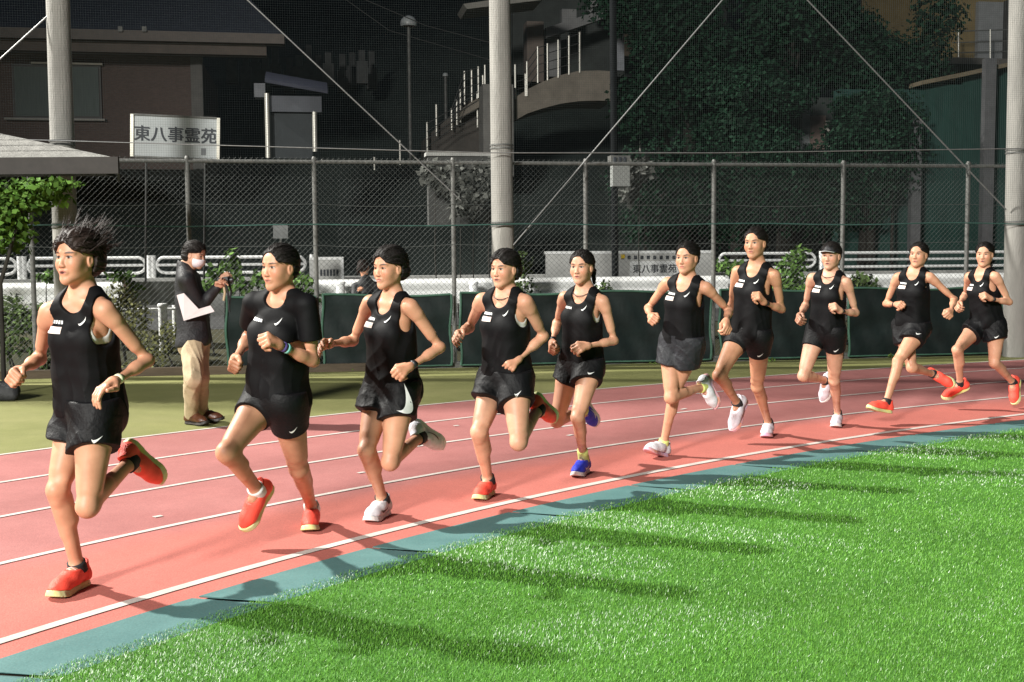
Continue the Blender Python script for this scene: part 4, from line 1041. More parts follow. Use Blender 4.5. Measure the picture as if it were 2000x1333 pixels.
e = empty('cemetery_sign', (Cc[0], Cc[1], .4), 'pale framed sign with five large dark characters on posts above the fence', 'sign')
MB().box(Cc, Rt * wd / 2, FN * .025, Up * ht / 2).build('sign_face', board, e)
for q in (-1, 1): MB().box(Cc + Rt * q * (wd / 2 + .012) - FN * .01, Rt * .022, FN * .045, Up * (ht / 2 + .01)).build('frame_side', frame_m, e)
for q in (-1, 1): MB().box(Cc + Up * q * (ht / 2 + .008) - FN * .01, Rt * (wd / 2 - .012), FN * .04, Up * .012).build('frame_edge', galv, e)
for q in (-.35, .35): MB().tube([Cc + Rt * q * wd - Up * ht * .5 + FN * .04, Cc + Rt * q * wd - Up * (Cc[2] - .3) + FN * .04], .016, 8).build('post', mat('dark_sign_post', (.02, .02, .02), .6, .2, 8), e)
lettering('東八事霊苑', Cc + Up * ht * .06 - FN * .027, Rt, Up, -FN, ht * .40, e, bold=.013)
MB().box(Cc + Rt * wd * .335 - Up * ht * .33 - FN * .027, Rt * .035, FN * .002, Up * .05).build('small_mark', mat('faded_ink', (.16, .17, .18), .6, .2, 20), e)
# long white board with the same words lower down
BO = 5.0
A, B = behind(1066, 497, BO), behind(1392, 542, BO); s0, s1 = np.dot(A - FP, FD), np.dot(B - FP, FD)
pale = mat('pale_board', (.50, .50, .48), .6, .18, 4)
e = empty('roadside_board', fl((s0 + s1) / 2, BO, .42), 'long pale roadside board carrying a smaller white name plate, behind the charcoal-shorts runner', 'board')
MB().fbox(s0, s1, BO, BO + .05, .95, A[2]).build('board_panel', pale, e)
MB().fbox(s0 - .02, s1 + .02, BO - .02, BO + .07, A[2], A[2] + .05).build('board_cap', white_steel, e)
tA, tB = behind(1230, 511, BO), behind(1325, 539, BO); sc_ = (np.dot(tA - FP, FD) + np.dot(tB - FP, FD)) / 2; hw = (np.dot(tB - tA, FD)) / 2
MB().fbox(sc_ - hw, sc_ + hw, BO - .022, BO - .002, tB[2], tA[2]).build('name_plate', white_steel, e)
lettering('東八事霊苑', fl(sc_, BO - .025, (tA[2] + tB[2]) / 2), FD, np.array([0, 0, 1.0]), -FN, (tA[2] - tB[2]) * .62, e, bold=.006)
for i in range(10):
    c = behind(1216 + i * 12.5, 503, BO); s_ = np.dot(c - FP, FD); MB().fbox(s_ - .028, s_ + .028, BO - .012, BO - .002, c[2] - .035, c[2] + .03).build('edge_tick', ink, e)
MB().fbox(np.dot(behind(1220, 505, BO) - FP, FD) - .07, np.dot(behind(1220, 505, BO) - FP, FD) + .0, BO - .02, BO - .002, 1.39, 1.46).build('reflector', mat('yellow_reflector', (.65, .45, .03), .4, .1, 20), e)
A, B = behind(604, 506, BO), behind(668, 546, BO); s0, s1 = np.dot(A - FP, FD), np.dot(B - FP, FD)
e = empty('notice_plate', fl((s0 + s1) / 2, BO, .42), 'small grey notice plate with dark printed lines beside the second fence post', 'notice')
MB().fbox(s0, s1, BO, BO + .04, B[2], A[2]).build('plate', pale, e)
MB().fbox(s1 - .02, s1 + .03, BO - .02, BO + .05, .5, A[2] + .03).build('plate_frame', white_steel, e); MB().fbox(s0, s1 - .02, BO - .02, BO + .05, A[2] - .02, A[2] + .03).build('plate_frame', white_steel, e)
for i in range(6):
    s_ = s0 + (s1 - s0) * (.36 + .1 * i); MB().fbox(s_ - .018, s_ + .018, BO - .008, BO - .002, B[2] + .06, B[2] + .17).build('printed_line', ink, e)
MB().tube([fl(s0 + .1, BO + .05, .4), fl(s0 + .1, BO + .05, B[2])], .03, 8).build('post', galv, e)
A = behind(548, 452, 3.0); e = empty('small_plate', (A[0], A[1], .4), 'small pale plate on a thin post seen through the chain link', 'sign')
MB().box(A, FD * .11, FN * .01, (0, 0, .11)).build('plate', grey_steel, e); MB().tube([A - np.array((0, 0, .11)), (A[0], A[1], .4)], .02, 6).build('post', galv, e)
# ------------------------------------------------------------------ hillside, buildings, stairs, trees beyond the road
TO = lambda o: .42 + max(0, (o - 7.5)) * .56 if o > 7.5 else .42
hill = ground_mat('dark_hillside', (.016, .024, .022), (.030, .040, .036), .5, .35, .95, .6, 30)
def hz(s_, o):
    base = .42 + max(0, o - 8.0) * .52 + .35 * math.sin(s_ * .35) * min(1, max(0, o - 8) / 3) + .2 * math.sin(s_ * 1.1 + o)
    return base if o > 8 else .42
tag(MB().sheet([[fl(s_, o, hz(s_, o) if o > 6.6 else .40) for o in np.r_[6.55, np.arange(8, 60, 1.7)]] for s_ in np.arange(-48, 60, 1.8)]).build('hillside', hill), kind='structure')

def onp(px, py, off): p = behind(px, py, off); return float(np.dot(p - FP, FD)), float(p[2])
def pxbox(mb, x0, y0, x1, y1, off, dep):
    """a box whose front face spans two measured corners, OFF metres behind the fence"""
    (a, zt), (b, _) = onp(x0, y0, off), onp(x1, (y0 + y1) / 2, off); _, zb = onp((x0 + x1) / 2, y1, off); _, zt = onp((x0 + x1) / 2, y0, off)
    return mb.fbox(a, b, off, off + dep, zb, zt)
# brown house on the left
brick = mat('brown_wall_tile', (.088, .062, .054), .85, .25, 12, bump=.6, bscale=26, stretch=(1, 1, 3))
eave_m = mat('brown_eave_board', (.072, .053, .042), .7, .25, 5)
roof_m = mat('slate_blue_roof', (.040, .046, .062), .7, .3, 7, bump=.4, bscale=14)
curtain = mat('pale_green_curtain', (.085, .105, .10), .8, .25, 9, stretch=(8, 8, .3))
dark_frame = mat('dark_window_frame', (.045, .042, .04), .6, .2, 12)
HO = 10.5
e = empty('brown_house', fl(onp(150, 300, HO)[0], HO, 1.0), 'dark brown tiled house with a curtained window and long eaves behind the shelter', 'house')
pxbox(MB(), -260, 98, 388, 330, HO, 5).build('wall', brick, e)
pxbox(MB(), 371, 98, 397, 330, HO - .12, .3).build('corner_pillar', mat('grey_pillar', (.10, .095, .09), .85, .2, 6), e)
pxbox(MB(), -300, 78, 520, 100, HO - .75, .35).build('eave_board', eave_m, e)
pxbox(MB(), -300, 56, 555, 76, HO - .95, .35).build('gutter', mat('brown_gutter', (.08, .062, .052), .6, .2, 6), e)
(a, z) = onp(-320, 55, HO - .9); (b, _) = onp(560, 55, HO - .9)
MB().sheet([[fl(a + .4 * i, HO - .9 + i * 1.3, z + i * .75) for i in range(5)], [fl(b - .5 * i, HO - .9 + i * 1.3, z + i * .75) for i in range(5)]], False).build('roof', roof_m, e)
for x in (230, 277): pxbox(MB(), x, 52, x + 9, 62, HO - 1.0, .05).build('gutter_bracket', galv, e)
wn = pxbox(MB(), 22, 126, 198, 232, HO - .04, .05).build('window', dark_frame, e)
for x0, x1 in ((27, 108), (113, 193)): pxbox(MB(), x0, 131, x1, 227, HO - .055, .02).build('pane', curtain, wn)
pxbox(MB(), 8, 231, 205, 235, HO - .12, .1).build('sill', mat('pale_sill', (.22, .21, .19), .6, .2, 8), wn)
pxbox(MB(), 60, 122, 200, 126, HO - .12, .1).build('window_hood', mat('pale_hood', (.24, .22, .18), .6, .2, 8), wn)
# shelter over the team bench
shin = mat('pale_shingle', (.29, .285, .265), .8, .3, 9, bump=.4, bscale=40)
fascia = mat('dark_fascia', (.018, .015, .013), .7, .3, 8)
e = empty('bench_shelter', (-6.2, 12.9, 0), 'low bench shelter with a stepped grey roof in front of the left pole', 'shelter')
X1, Y0, Y1 = -4.12, 12.25, 13.55; zE = 2.50
for i in range(6):          # shingle courses, each lapping over the one below
    u0, u1 = i / 6, (i + 1) / 6 + .03; f0 = lambda u: (X1 - .10 - u * 1.9, Y0 + u * .68, zE + u * .42)
    a, b = f0(u0), f0(u1)
    mb = MB(); lift = np.array([0, 0, .022])
    P = [np.array([-11, a[1], a[2]]), np.array([a[0], a[1], a[2]]), np.array([b[0], b[1], b[2]]), np.array([-11, b[1], b[2]])]
    mb.add(P + [p + lift for p in P], [(0, 1, 2, 3), (7, 6, 5, 4), (0, 4, 5, 1), (1, 5, 6, 2), (2, 6, 7, 3), (3, 7, 4, 0)]); mb.build('roof_course', shin, e)
    P = [np.array([a[0], a[1], a[2]]), np.array([a[0] - .34 * (Y1 + Y0 - 2 * a[1]), Y1 + (Y0 - a[1]), a[2]]), np.array([b[0] - .34 * (Y1 + Y0 - 2 * b[1]), Y1 + (Y0 - b[1]), b[2]]), np.array([b[0], b[1], b[2]])]
    mb = MB(); mb.add(P + [p + lift for p in P], [(0, 1, 2, 3), (7, 6, 5, 4), (0, 4, 5, 1), (1, 5, 6, 2), (2, 6, 7, 3), (3, 7, 4, 0)]); mb.build('roof_course', shin, e)
MB().abox(-11, X1, Y0 - .06, Y0 - .02, zE - .16, zE + .015).build('fascia', mat('brown_fascia', (.026, .022, .02), .7, .3, 8), e)
mb = MB(); P = [(X1 - .03, Y0 - .018), (X1, Y0 - .018), (X1 - .44, Y1), (X1 - .47, Y1)]; mb.add([(x, y, z) for z in (zE - .16, zE + .015) for x, y in P], [(3, 2, 1, 0), (4, 5, 6, 7), (0, 1, 5, 4), (1, 2, 6, 5), (2, 3, 7, 6), (3, 0, 4, 7)]); mb.build('fascia', fascia, e)
MB().abox(-11, X1 - .50, Y0, Y1, zE - .09, zE - .03).build('soffit', fascia, e)
for x, y in ((-6.9, 12.6), (-6.9, 13.3)): MB().tube([(x, y, 0), (x, y, zE - .09)], .035, 10).build('post', mat('dark_post', (.05, .05, .05), .6, .2, 10), e)
# roofed notice board with two bright posts
NO = 8.2
steel = mat('brushed_stainless', (.62, .60, .54), .35, .12, 20, metal=.35)
e = empty('roofed_notice_board', fl(onp(565, 300, NO)[0], NO, .5), 'dark roofed notice board on two bright steel posts right of the cemetery sign', 'notice board')
pxbox(MB(), 524, 188, 628, 219, NO, .3).build('header_panel', mat('blue_grey_panel', (.075, .08, .095), .7, .15, 5), e)
pxbox(MB(), 496, 163, 518, 190, NO + .1, .3).build('side_panel', mat('pale_grey_panel', (.12, .125, .14), .7, .15, 5), e)
(a, za), (b, zb) = onp(518, 164, NO), onp(640, 186, NO)
MB().add([fl(a, NO - .2, za), fl(b, NO - .2, zb), fl(b, NO + .5, zb + .25), fl(a, NO + .5, za + .25), fl(a, NO - .2, za + .06), fl(b, NO - .2, zb + .06), fl(b, NO + .5, zb + .31), fl(a, NO + .5, za + .31)], [(0, 1, 2, 3), (7, 6, 5, 4), (0, 4, 5, 1), (1, 5, 6, 2), (2, 6, 7, 3), (3, 7, 4, 0)])
mb = MB(); P = [fl(a, NO - .2, za), fl(b, NO - .2, zb), fl(b, NO + .5, zb + .25), fl(a, NO + .5, za + .25)]; mb.add(P + [p + np.array((0, 0, .06)) for p in P], [(3, 2, 1, 0), (4, 5, 6, 7), (0, 1, 5, 4), (1, 2, 6, 5), (2, 3, 7, 6), (3, 0, 4, 7)]); mb.build('roof', mat('navy_roof', (.022, .025, .045), .7, .2, 6), e)
pxbox(MB(), 526, 222, 610, 310, NO + .1, .1).build('board_back', mat('dark_board_back', (.022, .028, .032), .7, .2, 5), e)
for x, y0, y1 in ((521, 183, 309), (614, 219, 297)):
    (a, zt), (_, zb) = onp(x, y0, NO - .1), onp(x, y1, NO - .1); MB().tube([fl(a, NO - .1, zb), fl(a, NO - .1, zt)], .045, 10).build('post', steel, e)
# globe lamp and a smaller one
def lamp(px, ytop, ybot, off, r_, label):
    (a, zt), (_, zb) = onp(px, ytop, off), onp(px, ybot, off)
    e = empty('globe_lamp', fl(a, off, zb), label, 'street lamp', 'unlit lamps on the hillside')
    MB().tube([fl(a, off, zb - 1.5), fl(a, off, zt - r_)], .045, 8).build('lamp_post', galv, e)
    mb = MB(); n = 9; P = [[fl(a + r_ * math.sin(v) * math.cos(u), off + r_ * math.sin(v) * math.sin(u), zt - r_ + r_ * .95 * math.cos(v)) for u in np.linspace(0, 2 * math.pi, 17)] for v in np.linspace(0, math.pi * .6, n)]
    mb.sheet(P).build('globe', mat('frosted_globe', (.36, .38, .38), .4, .1, 8), e); MB().tube([fl(a, off, zt - r_ * 1.35), fl(a, off, zt - r_ * 1.1)], [r_ * .5, r_ * .7], 12).build('globe_holder', mat('lamp_brown', (.13, .09, .07), .6, .2, 8), e)
lamp(798, 30, 300, 14, .21, 'tall unlit globe lamp left of the staircase'); lamp(870, 142, 250, 16, .08, 'small unlit lamp low beside the staircase')
# concrete staircase with steel balusters
STO = 11.0
stc = mat('brown_grey_concrete', (.16, .14, .115), .9, .25, 3, bump=.4, bscale=20)
e = empty('staircase', fl(onp(1090, 200, STO)[0], STO, 1), 'outdoor concrete staircase curving up the hillside with bright steel baluster posts', 'staircase')
top = [(998, 196), (1030, 175), (1060, 160), (1095, 147), (1130, 139), (1170, 138), (1200, 140)]; botm = [(998, 240), (1030, 222), (1060, 212), (1095, 203), (1130, 198), (1170, 197), (1200, 198)]
def strip3(top, botm, off, dep, name, m_, par):
    F_, Bk = [], []
    P = []
    for (x0, y0), (x1, y1) in zip(top, botm):
        a, b = behind(x0, y0, off), behind(x1, y1, off); P.append([a, b, b + FN * dep, a + FN * dep, a])
    mb = MB().sheet(P, False); mb.add(P[0][:4], [(0, 1, 2, 3)]); mb.add(P[-1][:4], [(3, 2, 1, 0)]); return mb.build(name, m_, par)
strip3(top, botm, STO, 1.4, 'parapet', stc, e)
strip3([(832, 268), (865, 240), (905, 205), (945, 178)], [(832, 320), (865, 320), (905, 320), (945, 320)], STO + .6, 1.2, 'lower_flight_wall', mat('dark_flight_concrete', (.055, .048, .042), .9, .3, 3), e)
strip3([(898, 216), (920, 200), (945, 185)], [(898, 234), (920, 220), (945, 205)], STO + .3, .2, 'stringer', stc, e)
pxbox(MB(), 943, 165, 1003, 345, STO - .3, .7).build('pier', mat('grey_pier', (.15, .145, .135), .9, .2, 4, bump=.3), e)
BAL = [(834, 240, 302), (852, 205, 262), (882, 213, 250), (892, 196, 240), (899, 176, 235), (907, 140, 200), (921, 137, 197), (934, 131, 195), (932, 180, 245), (947, 128, 163), (943, 148, 162), (1006, 127, 190), (1026, 145, 184), (1029, 121, 184), (1050, 92, 158), (1069, 86, 153), (1090, 79, 148), (1111, 71, 142), (1132, 64, 138), (1258, 82, 108), (1250, 270, 293), (781, 275, 318), (731, 308, 328)]
for x, y0, y1 in BAL:
    off = STO - .02 if x > 940 else STO + .4
    if x in (1258, 1250, 781, 731): off = STO - .6
    (a, zt), (_, zb) = onp(x, y0, off), onp(x, y1, off); p = MB().tube([fl(a, off, zb - .05), fl(a, off, zt)], .022, 8); p.tube([fl(a, off, zt), fl(a, off, zt + .012)], [.027, .02], 8); p.build('baluster', steel, e)
cab = mat('dark_handrail_wire', (.03, .03, .03), .5, .2, 20)
for u in (0, .25, .5, .75):
    for pts in ([(1006, 127, 190), (1029, 121, 184), (1050, 92, 158), (1069, 86, 153), (1090, 79, 148), (1111, 71, 142), (1132, 64, 138)], [(882, 213, 250), (907, 140, 200), (934, 131, 195)], [(834, 240, 302), (882, 213, 262), (932, 180, 245)]):
        MB().tube([behind(x, y0 + (y1 - y0) * (u + .03), STO - .03) for x, y0, y1 in pts], .010, 4).build('rail_wire', cab, e)
# hall above the stairs
e = empty('hillside_hall', fl(onp(1150, 60, 15)[0], 15, 5), 'dim hall with brown pillars, pale panels and a slanting eave above the staircase', 'building')
pale_p = mat('dim_pale_panel', (.17, .17, .17), .8, .2, 3); brown_p = mat('dim_brown_pillar', (.125, .10, .085), .85, .2, 4)
hallw = mat('hall_wall', (.035, .04, .038), .9, .3, 3)
pxbox(MB(), 1000, -200, 1420, 150, 16.5, 4).build('wall', hallw, e)
pxbox(MB(), 1029, 42, 1062, 160, 15, .5).build('pillar', brown_p, e); pxbox(MB(), 1208, -60, 1262, 110, 14.6, .6).build('pillar', mat('ochre_pillar', (.15, .115, .08), .85, .2, 4), e)
pxbox(MB(), 1066, 55, 1095, 150, 15.5, .2).build('door_panel', pale_p, e); pxbox(MB(), 1098, 18, 1126, 60, 15.4, .2).build('wall_panel', pale_p, e); pxbox(MB(), 1150, -30, 1200, 25, 15.2, .2).build('wall_panel', pale_p, e)
strip3([(1066, 55), (1180, 18)], [(1066, 75), (1180, 36)], 15.0, .3, 'beam', pale_p, e)
strip3([(905, 8), (1060, -14)], [(912, 18), (1060, 0)], 12.4, 1.2, 'eave', mat('pale_eave', (.20, .19, .17), .8, .2, 4), e)
pxbox(MB(), 1202, 28, 1219, 138, 12.6, .15).build('downpipe', mat('grey_downpipe', (.20, .21, .23), .6, .2, 6), e)
pxbox(MB(), 1262, -40, 1284, 36, 14.8, .2).build('wall_panel', pale_p, e)
# utility pole with a meter box
e = empty('utility_pole', fl(onp(1197, 300, 2.3)[0], 2.3, .4), 'thin dark utility pole with a pale meter box behind the chain link', 'utility pole')
(a, zt), (_, zb) = onp(1197, -40, 2.3), onp(1204, 470, 2.3)
MB().tube([fl(a + .04, 2.3, .4), fl(a, 2.3, zt)], .055, 10).build('shaft', mat('dark_steel_pole', (.007, .008, .009), .9, .2, 8, spec=.08), e)
pxbox(MB(), 1197, 322, 1230, 364, 2.1, .16).build('meter_box', mat('grey_meter_box', (.24, .25, .24), .6, .12, 8), e)
pxbox(MB(), 1193, 304, 1231, 321, 2.1, .2).build('bracket', galv, e)
for x in (1199, 1209, 1218): pxbox(MB(), x, 307, x + 5, 318, 2.06, .03).build('breaker', ink, e)
# dangling overhead wires of the hillside
for k, pts in enumerate(([(690, -10), (830, 50), (1000, 95)], [(620, -40), (760, 60), (1000, 130)])):
    o = MB().tube([behind(x, y, 13 + k) for x, y in pts], .012, 5).build('overhead_wire', cab); tag(o, ('upper' if k == 0 else 'lower') + ' thin overhead wire sagging across the dark hillside', 'wire')
# green-clad building at the right with steel posts
gclad = mat('green_cladding_sheet', (.009, .045, .036), .75, .25, 2.0, bump=.3, bscale=6, stretch=(3, 3, .4))
e = empty('green_clad_building', fl(onp(1750, 300, 7.5)[0], 7.5, 1), 'building wrapped in dark green cladding sheets at the right', 'building')
xs = [1640, 1720, 1800, 1880, 1960, 2040]
for i, (x0, x1) in enumerate(zip(xs, xs[1:])):
    yt = 152 - (x0 - 1860) * .22 if x0 >= 1800 else 175
    pxbox(MB(), x0 + 1, yt, x1 - 1, 560, 7.5 + .02 * (i % 2), .3).build('cladding_panel', gclad, e)
strip3([(1800, 158), (1880, 142), (1990, 118)], [(1800, 166), (1880, 150), (1990, 126)], 7.2, .5, 'edge_beam', mat('worn_beam', (.16, .13, .085), .8, .3, 5), e)
for x, y0 in ((1791, 232), (1934, 114)):
    o = pxbox(MB(), x - 8, y0, x + 8, 545, 6.9, .14).build('steel_post', mat('grey_steel_post', (.115, .115, .12), .6, .2, 6)); tag(o, {1791: 'shorter grey steel post in front of the green cladding', 1934: 'tall grey steel post in front of the green cladding by the right pole'}[x], 'post', 'steel posts by the green cladding')
# little house gap: framed opening and brown wall seen under the trees
e = empty('low_house', fl(onp(1570, 270, 8.5)[0], 8.5, 1), 'low house with a pale window frame and brown wall under the dark trees', 'house')
pxbox(MB(), 1440, 190, 1650, 330, 8.9, 2).build('wall', mat('dark_house_wall', (.03, .036, .034), .9, .3, 3), e)
for x0, y0, x1, y1 in ((1568, 212, 1583, 292), (1500, 281, 1583, 292), (1500, 212, 1583, 217)): pxbox(MB(), x0, y0, x1, y1, 8.7, .15).build('window_frame', mat('dim_frame', (.15, .16, .165), .7, .2, 6), e)
pxbox(MB(), 1584, 226, 1613, 292, 8.65, .2).build('brown_wall', mat('dim_brown_wall', (.14, .10, .085), .8, .25, 5), e)
for y in (236, 250, 264, 278): pxbox(MB(), 1614, y, 1621, y + 9, 8.6, .05).build('spindle', steel, e)
# yellowish apartment with a balcony, top right
e = empty('apartment', fl(onp(1930, 60, 13)[0], 13, 3), 'ochre apartment block with pale panels and a balcony rail at the top right', 'building')
pxbox(MB(), 1862, -160, 2150, 160, 13, 5).build('wall', mat('ochre_wall', (.17, .125, .055), .85, .2, 3), e)
pxbox(MB(), 1912, 4, 1968, 118, 12.8, .15).build('shutter', mat('dim_shutter', (.20, .205, .21), .7, .15, 5), e); pxbox(MB(), 1969, 0, 1976, 125, 12.6, .2).build('drainpipe', dark_frame, e)
for y in (62, 84, 104): 
    A, B = behind(1860, y, 12.0), behind(1985, y - 4, 12.0); MB().tube([A, B], .015, 5).build('balcony_rail', galv, e)
for x in (1872, 1934): 
    A, B = behind(x, 58, 12.0), behind(x, 116, 12.0); MB().tube([A, B], .02, 6).build('balcony_post', steel, e)
pxbox(MB(), 1858, 114, 1990, 126, 11.9, 1.1).build('balcony_slab', mat('balcony_slab', (.11, .10, .09), .8, .2, 5), e)
# grave stones on the slope
stone = mat('grave_granite', (.038, .04, .04), .7, .3, 6)
for k, x in enumerate(range(452, 745, 21)):
    off = 17 + (k % 3) * 1.3; (a, z) = onp(x + (k * 7) % 9, 118 + (k * 13) % 22, off); h = .30 + .16 * ((k * 5) % 3) / 2
    e = empty('gravestone', fl(a, off, z), 'grey gravestone in the dim rows on the hillside', 'gravestone', 'gravestones on the hillside')
    MB().fbox(a - .085, a + .085, off, off + .16, z, z + h).build('stone', stone, e); MB().fbox(a - .15, a + .15, off - .06, off + .24, z - .6, z - .002).build('plinth', stone, e)
# ------------------------------------------------------------------ leaves: trees, hedge clumps, creepers
def leaf_mesh(name, blobs, n, size, cols, seed, droop=.3):
    r = np.random.default_rng(seed); w_ = np.array([b[1][0] * b[1][1] * b[1][2] for b in blobs]) ** (2 / 3); cnt = np.maximum((n * w_ / w_.sum()).astype(int), 12); Vs, Cs = [], []
    for (c, rad), k in zip(blobs, cnt):
        d = r.normal(size=(k, 3)); d /= np.linalg.norm(d, axis=1)[:, None]; rr = r.uniform(.25, 1.05, k) ** .6
        clump = 1 + .16 * np.sin(d[:, 0] * 9 + c[0] * 3) * np.sin(d[:, 1] * 8 + 1) * np.sin(d[:, 2] * 9 + c[2] * 2)
        p = np.asarray(c) + d * rr[:, None] * clump[:, None] * np.asarray(rad)
        nv = d * .7 + r.normal(size=(k, 3)) * .6 + np.array([0, -.2, .4]); nv /= np.linalg.norm(nv, axis=1)[:, None]
        t = np.cross(nv, r.normal(size=(k, 3))); t /= np.linalg.norm(t, axis=1)[:, None] + 1e-9; t[:, 2] -= droop; t /= np.linalg.norm(t, axis=1)[:, None]; b = np.cross(nv, t)
        L_ = size * r.uniform(.6, 1.35, k)[:, None]; W_ = L_ * .32
        V = np.stack([p, p + t * L_ * .5 + b * W_ - nv * L_ * .06, p + t * L_, p + t * L_ * .5 - b * W_ - nv * L_ * .06], 1)
        Vs.append(V.reshape(-1, 3)); col = np.asarray(cols[0]) * (1 - r.random((k, 1))) + np.asarray(cols[1]) * r.random((k, 1)); Cs.append(np.repeat(col, 4, 0))
    V = np.concatenate(Vs); return np_mesh(name, V, np.arange(len(V)).reshape(-1, 4), False, np.concatenate(Cs))
leaf_m, nt_, b_ = new_mat('leaf'); at_ = node(nt_, 'ShaderNodeAttribute', attribute_name='Col'); nt_.links.new(at_.outputs['Color'], b_.inputs['Base Color']); b_.inputs['Roughness'].default_value = .65; b_.inputs['Specular IOR Level'].default_value = .10
bark = mat('dark_bark', (.022, .020, .016), .95, .4, 8, bump=.8, bscale=20, stretch=(1, 1, .2))
def tree(px, py, off, rad, zb, label, seed, cols, n, size, grp='dark trees on the right of the hillside'):
    c = behind(px, py, off); r = np.random.default_rng(seed); e = empty('tree', (c[0], c[1], zb), label, 'tree', grp)
    blobs = []
    for i in range(16):
        d = r.normal(size=3); d /= np.linalg.norm(d); blobs.append((c + d * np.array(rad) * r.uniform(.35, .8), np.array(rad) * r.uniform(.28, .5)))
    mb = MB().tube([(c[0], c[1], zb - .3), (c[0] + .1, c[1], (zb + c[2]) / 2), c], [.20, .15, .09], 9)
    for b_c, _ in blobs[:7]: mb.tube([np.array((c[0] + .05, c[1], c[2] - rad[2] * .6)), (c + b_c) / 2, b_c], [.07, .05, .02], 6)
    mb.build('trunk', bark, e); link('crown', leaf_mesh('crown', blobs, n, size, cols, seed), leaf_m, e)
DG = ((.0075, .024, .014), (.0105, .032, .017))
tree(1340, 130, 9.5, (1.75, 1.4, 2.1), 1.2, 'dark leafy tree just right of the utility pole', 3, DG, 17000, .11)
tree(1540, 70, 9.2, (1.9, 1.5, 1.9), 1.2, 'dark leafy tree in the middle of the right-hand group', 4, DG, 18000, .11)
tree(1740, 95, 9.0, (1.7, 1.4, 1.7), 1.0, 'dark leafy tree in front of the green cladding', 5, DG, 16000, .11)
tree(1440, 215, 7.8, (1.5, .8, .9), .5, 'low dark tree under the brace wire above the fence', 6, DG, 11000, .10)
tree(1690, 235, 7.2, (1.0, .6, .7), .5, 'low dark tree beside the shorter steel post', 8, DG, 7000, .10)
tree(1290, -40, 11, (1.9, 1.4, 1.8), 1.2, 'tall dark tree topping the frame beside the ochre pillar', 10, DG, 10000, .12)
for k, (px, py) in enumerate(((1260, 395), (1345, 380), (1430, 395), (1520, 375), (1610, 385), (1690, 365), (1745, 300))):
    c = behind(px, py, 7.0); blobs = [(c + np.array((dx, 0, dz)), np.array((.62, .4, .55))) for dx, dz in ((-.2, .35), (.25, .1), (0, -.35), (.1, .75))]
    e = empty('evergreen_shrub', (c[0], c[1], .42), ['dark evergreen shrub right behind the utility pole', 'dark evergreen shrub under the first tree', 'dark evergreen shrub left of the low house', 'dark evergreen shrub under the low house window', 'dark evergreen shrub under the brown house wall', 'dark evergreen shrub left of the green cladding', 'dark evergreen shrub against the green cladding by the shorter steel post'][k], 'shrub', 'dark evergreen shrubs across the road')
    link('foliage', leaf_mesh('foliage', blobs, 3200, .085, DG, 60 + k), leaf_m, e); MB().tube([(c[0], c[1], .3), (c[0], c[1], 1.0), c], [.05, .04, .02], 6).build('stem', bark, e)
# maple bough by the shelter
c = behind(50, 385, -1.95); e = empty('maple_tree', (c[0] - .3, c[1], 0), 'bright green maple bough below the shelter roof at the left', 'tree')
bl = [(behind(x, y, -1.95 + o), np.array(r_)) for x, y, o, r_ in ((20, 372, 0, (.30, .25, .12)), (75, 362, -.1, (.30, .25, .08)), (120, 360, 0, (.22, .2, .06)), (45, 395, .1, (.30, .25, .12)), (10, 415, 0, (.25, .25, .16)), (95, 385, .2, (.25, .2, .08)), (20, 450, .2, (.25, .22, .25)), (-40, 420, 0, (.4, .3, .4)))]
link('crown', leaf_mesh('crown', bl, 2600, .075, ((.05, .12, .018), (.12, .22, .045)), 21), leaf_m, e)
MB().tube([(c[0] - .35, c[1] + .1, 0), (c[0] - .3, c[1], 1.2), c, behind(120, 362, -1.95)], [.026, .022, .014, .006], 7).build('trunk', bark, e)
# shrubs and creepers along the fence
def shrub(name, label, blobs, n, size, cols, seed, cat='shrub', grp=None):
    c = blobs[0][0]; e = empty(name, (c[0], c[1], .1), label, cat, grp); link('foliage', leaf_mesh('foliage', blobs, n, size, cols, seed), leaf_m, e)
    mb = MB()
    for b_c, rd in blobs[:6]: mb.tube([(b_c[0] + .05, b_c[1], .05), (b_c[0] - .02, b_c[1], (b_c[2]) * .5), b_c], [.014, .010, .005], 5)
    mb.build('stem', bark, e)
G1 = ((.05, .11, .02), (.11, .19, .05)); G2 = ((.04, .075, .02), (.085, .12, .04)); G3 = ((.09, .10, .03), (.16, .16, .07))
B_ = lambda lst: [(behind(x, y, o), np.array(r_)) for x, y, o, r_ in lst]
shrub('shrub', 'tangled roadside shrub behind the mesh left of the leading runner', B_([(20, 650, .35, (.30, .2, .32)), (70, 620, .4, (.25, .2, .22)), (10, 600, .5, (.3, .2, .2)), (90, 690, .3, (.25, .15, .2))]), 1500, .065, G2, 31)
shrub('shrub', 'tangled roadside shrub behind the mesh between the leading runner and the standing man', B_([(265, 620, .35, (.22, .2, .30)), (300, 680, .3, (.22, .15, .25)), (235, 580, .5, (.2, .2, .2)), (330, 660, .35, (.15, .15, .25)), (270, 720, .25, (.3, .12, .12))]), 1500, .055, G3, 32)
shrub('creeper', 'broad-leaved creeper on the rail behind the standing man', B_([(440, 535, .75, (.26, .15, .16)), (410, 560, .8, (.2, .15, .1)), (468, 560, .7, (.18, .12, .1)), (452, 500, .8, (.08, .08, .14))]), 420, .10, G1, 33, 'creeper', 'creepers over the guard rail')
shrub('creeper', 'broad-leaved creeper spilling over the rail behind the second runner', B_([(590, 550, .7, (.16, .12, .14)), (600, 575, .7, (.2, .12, .06)), (560, 565, .7, (.15, .12, .10)), (505, 545, .7, (.12, .1, .12))]), 380, .085, G1, 34, 'creeper', 'creepers over the guard rail')
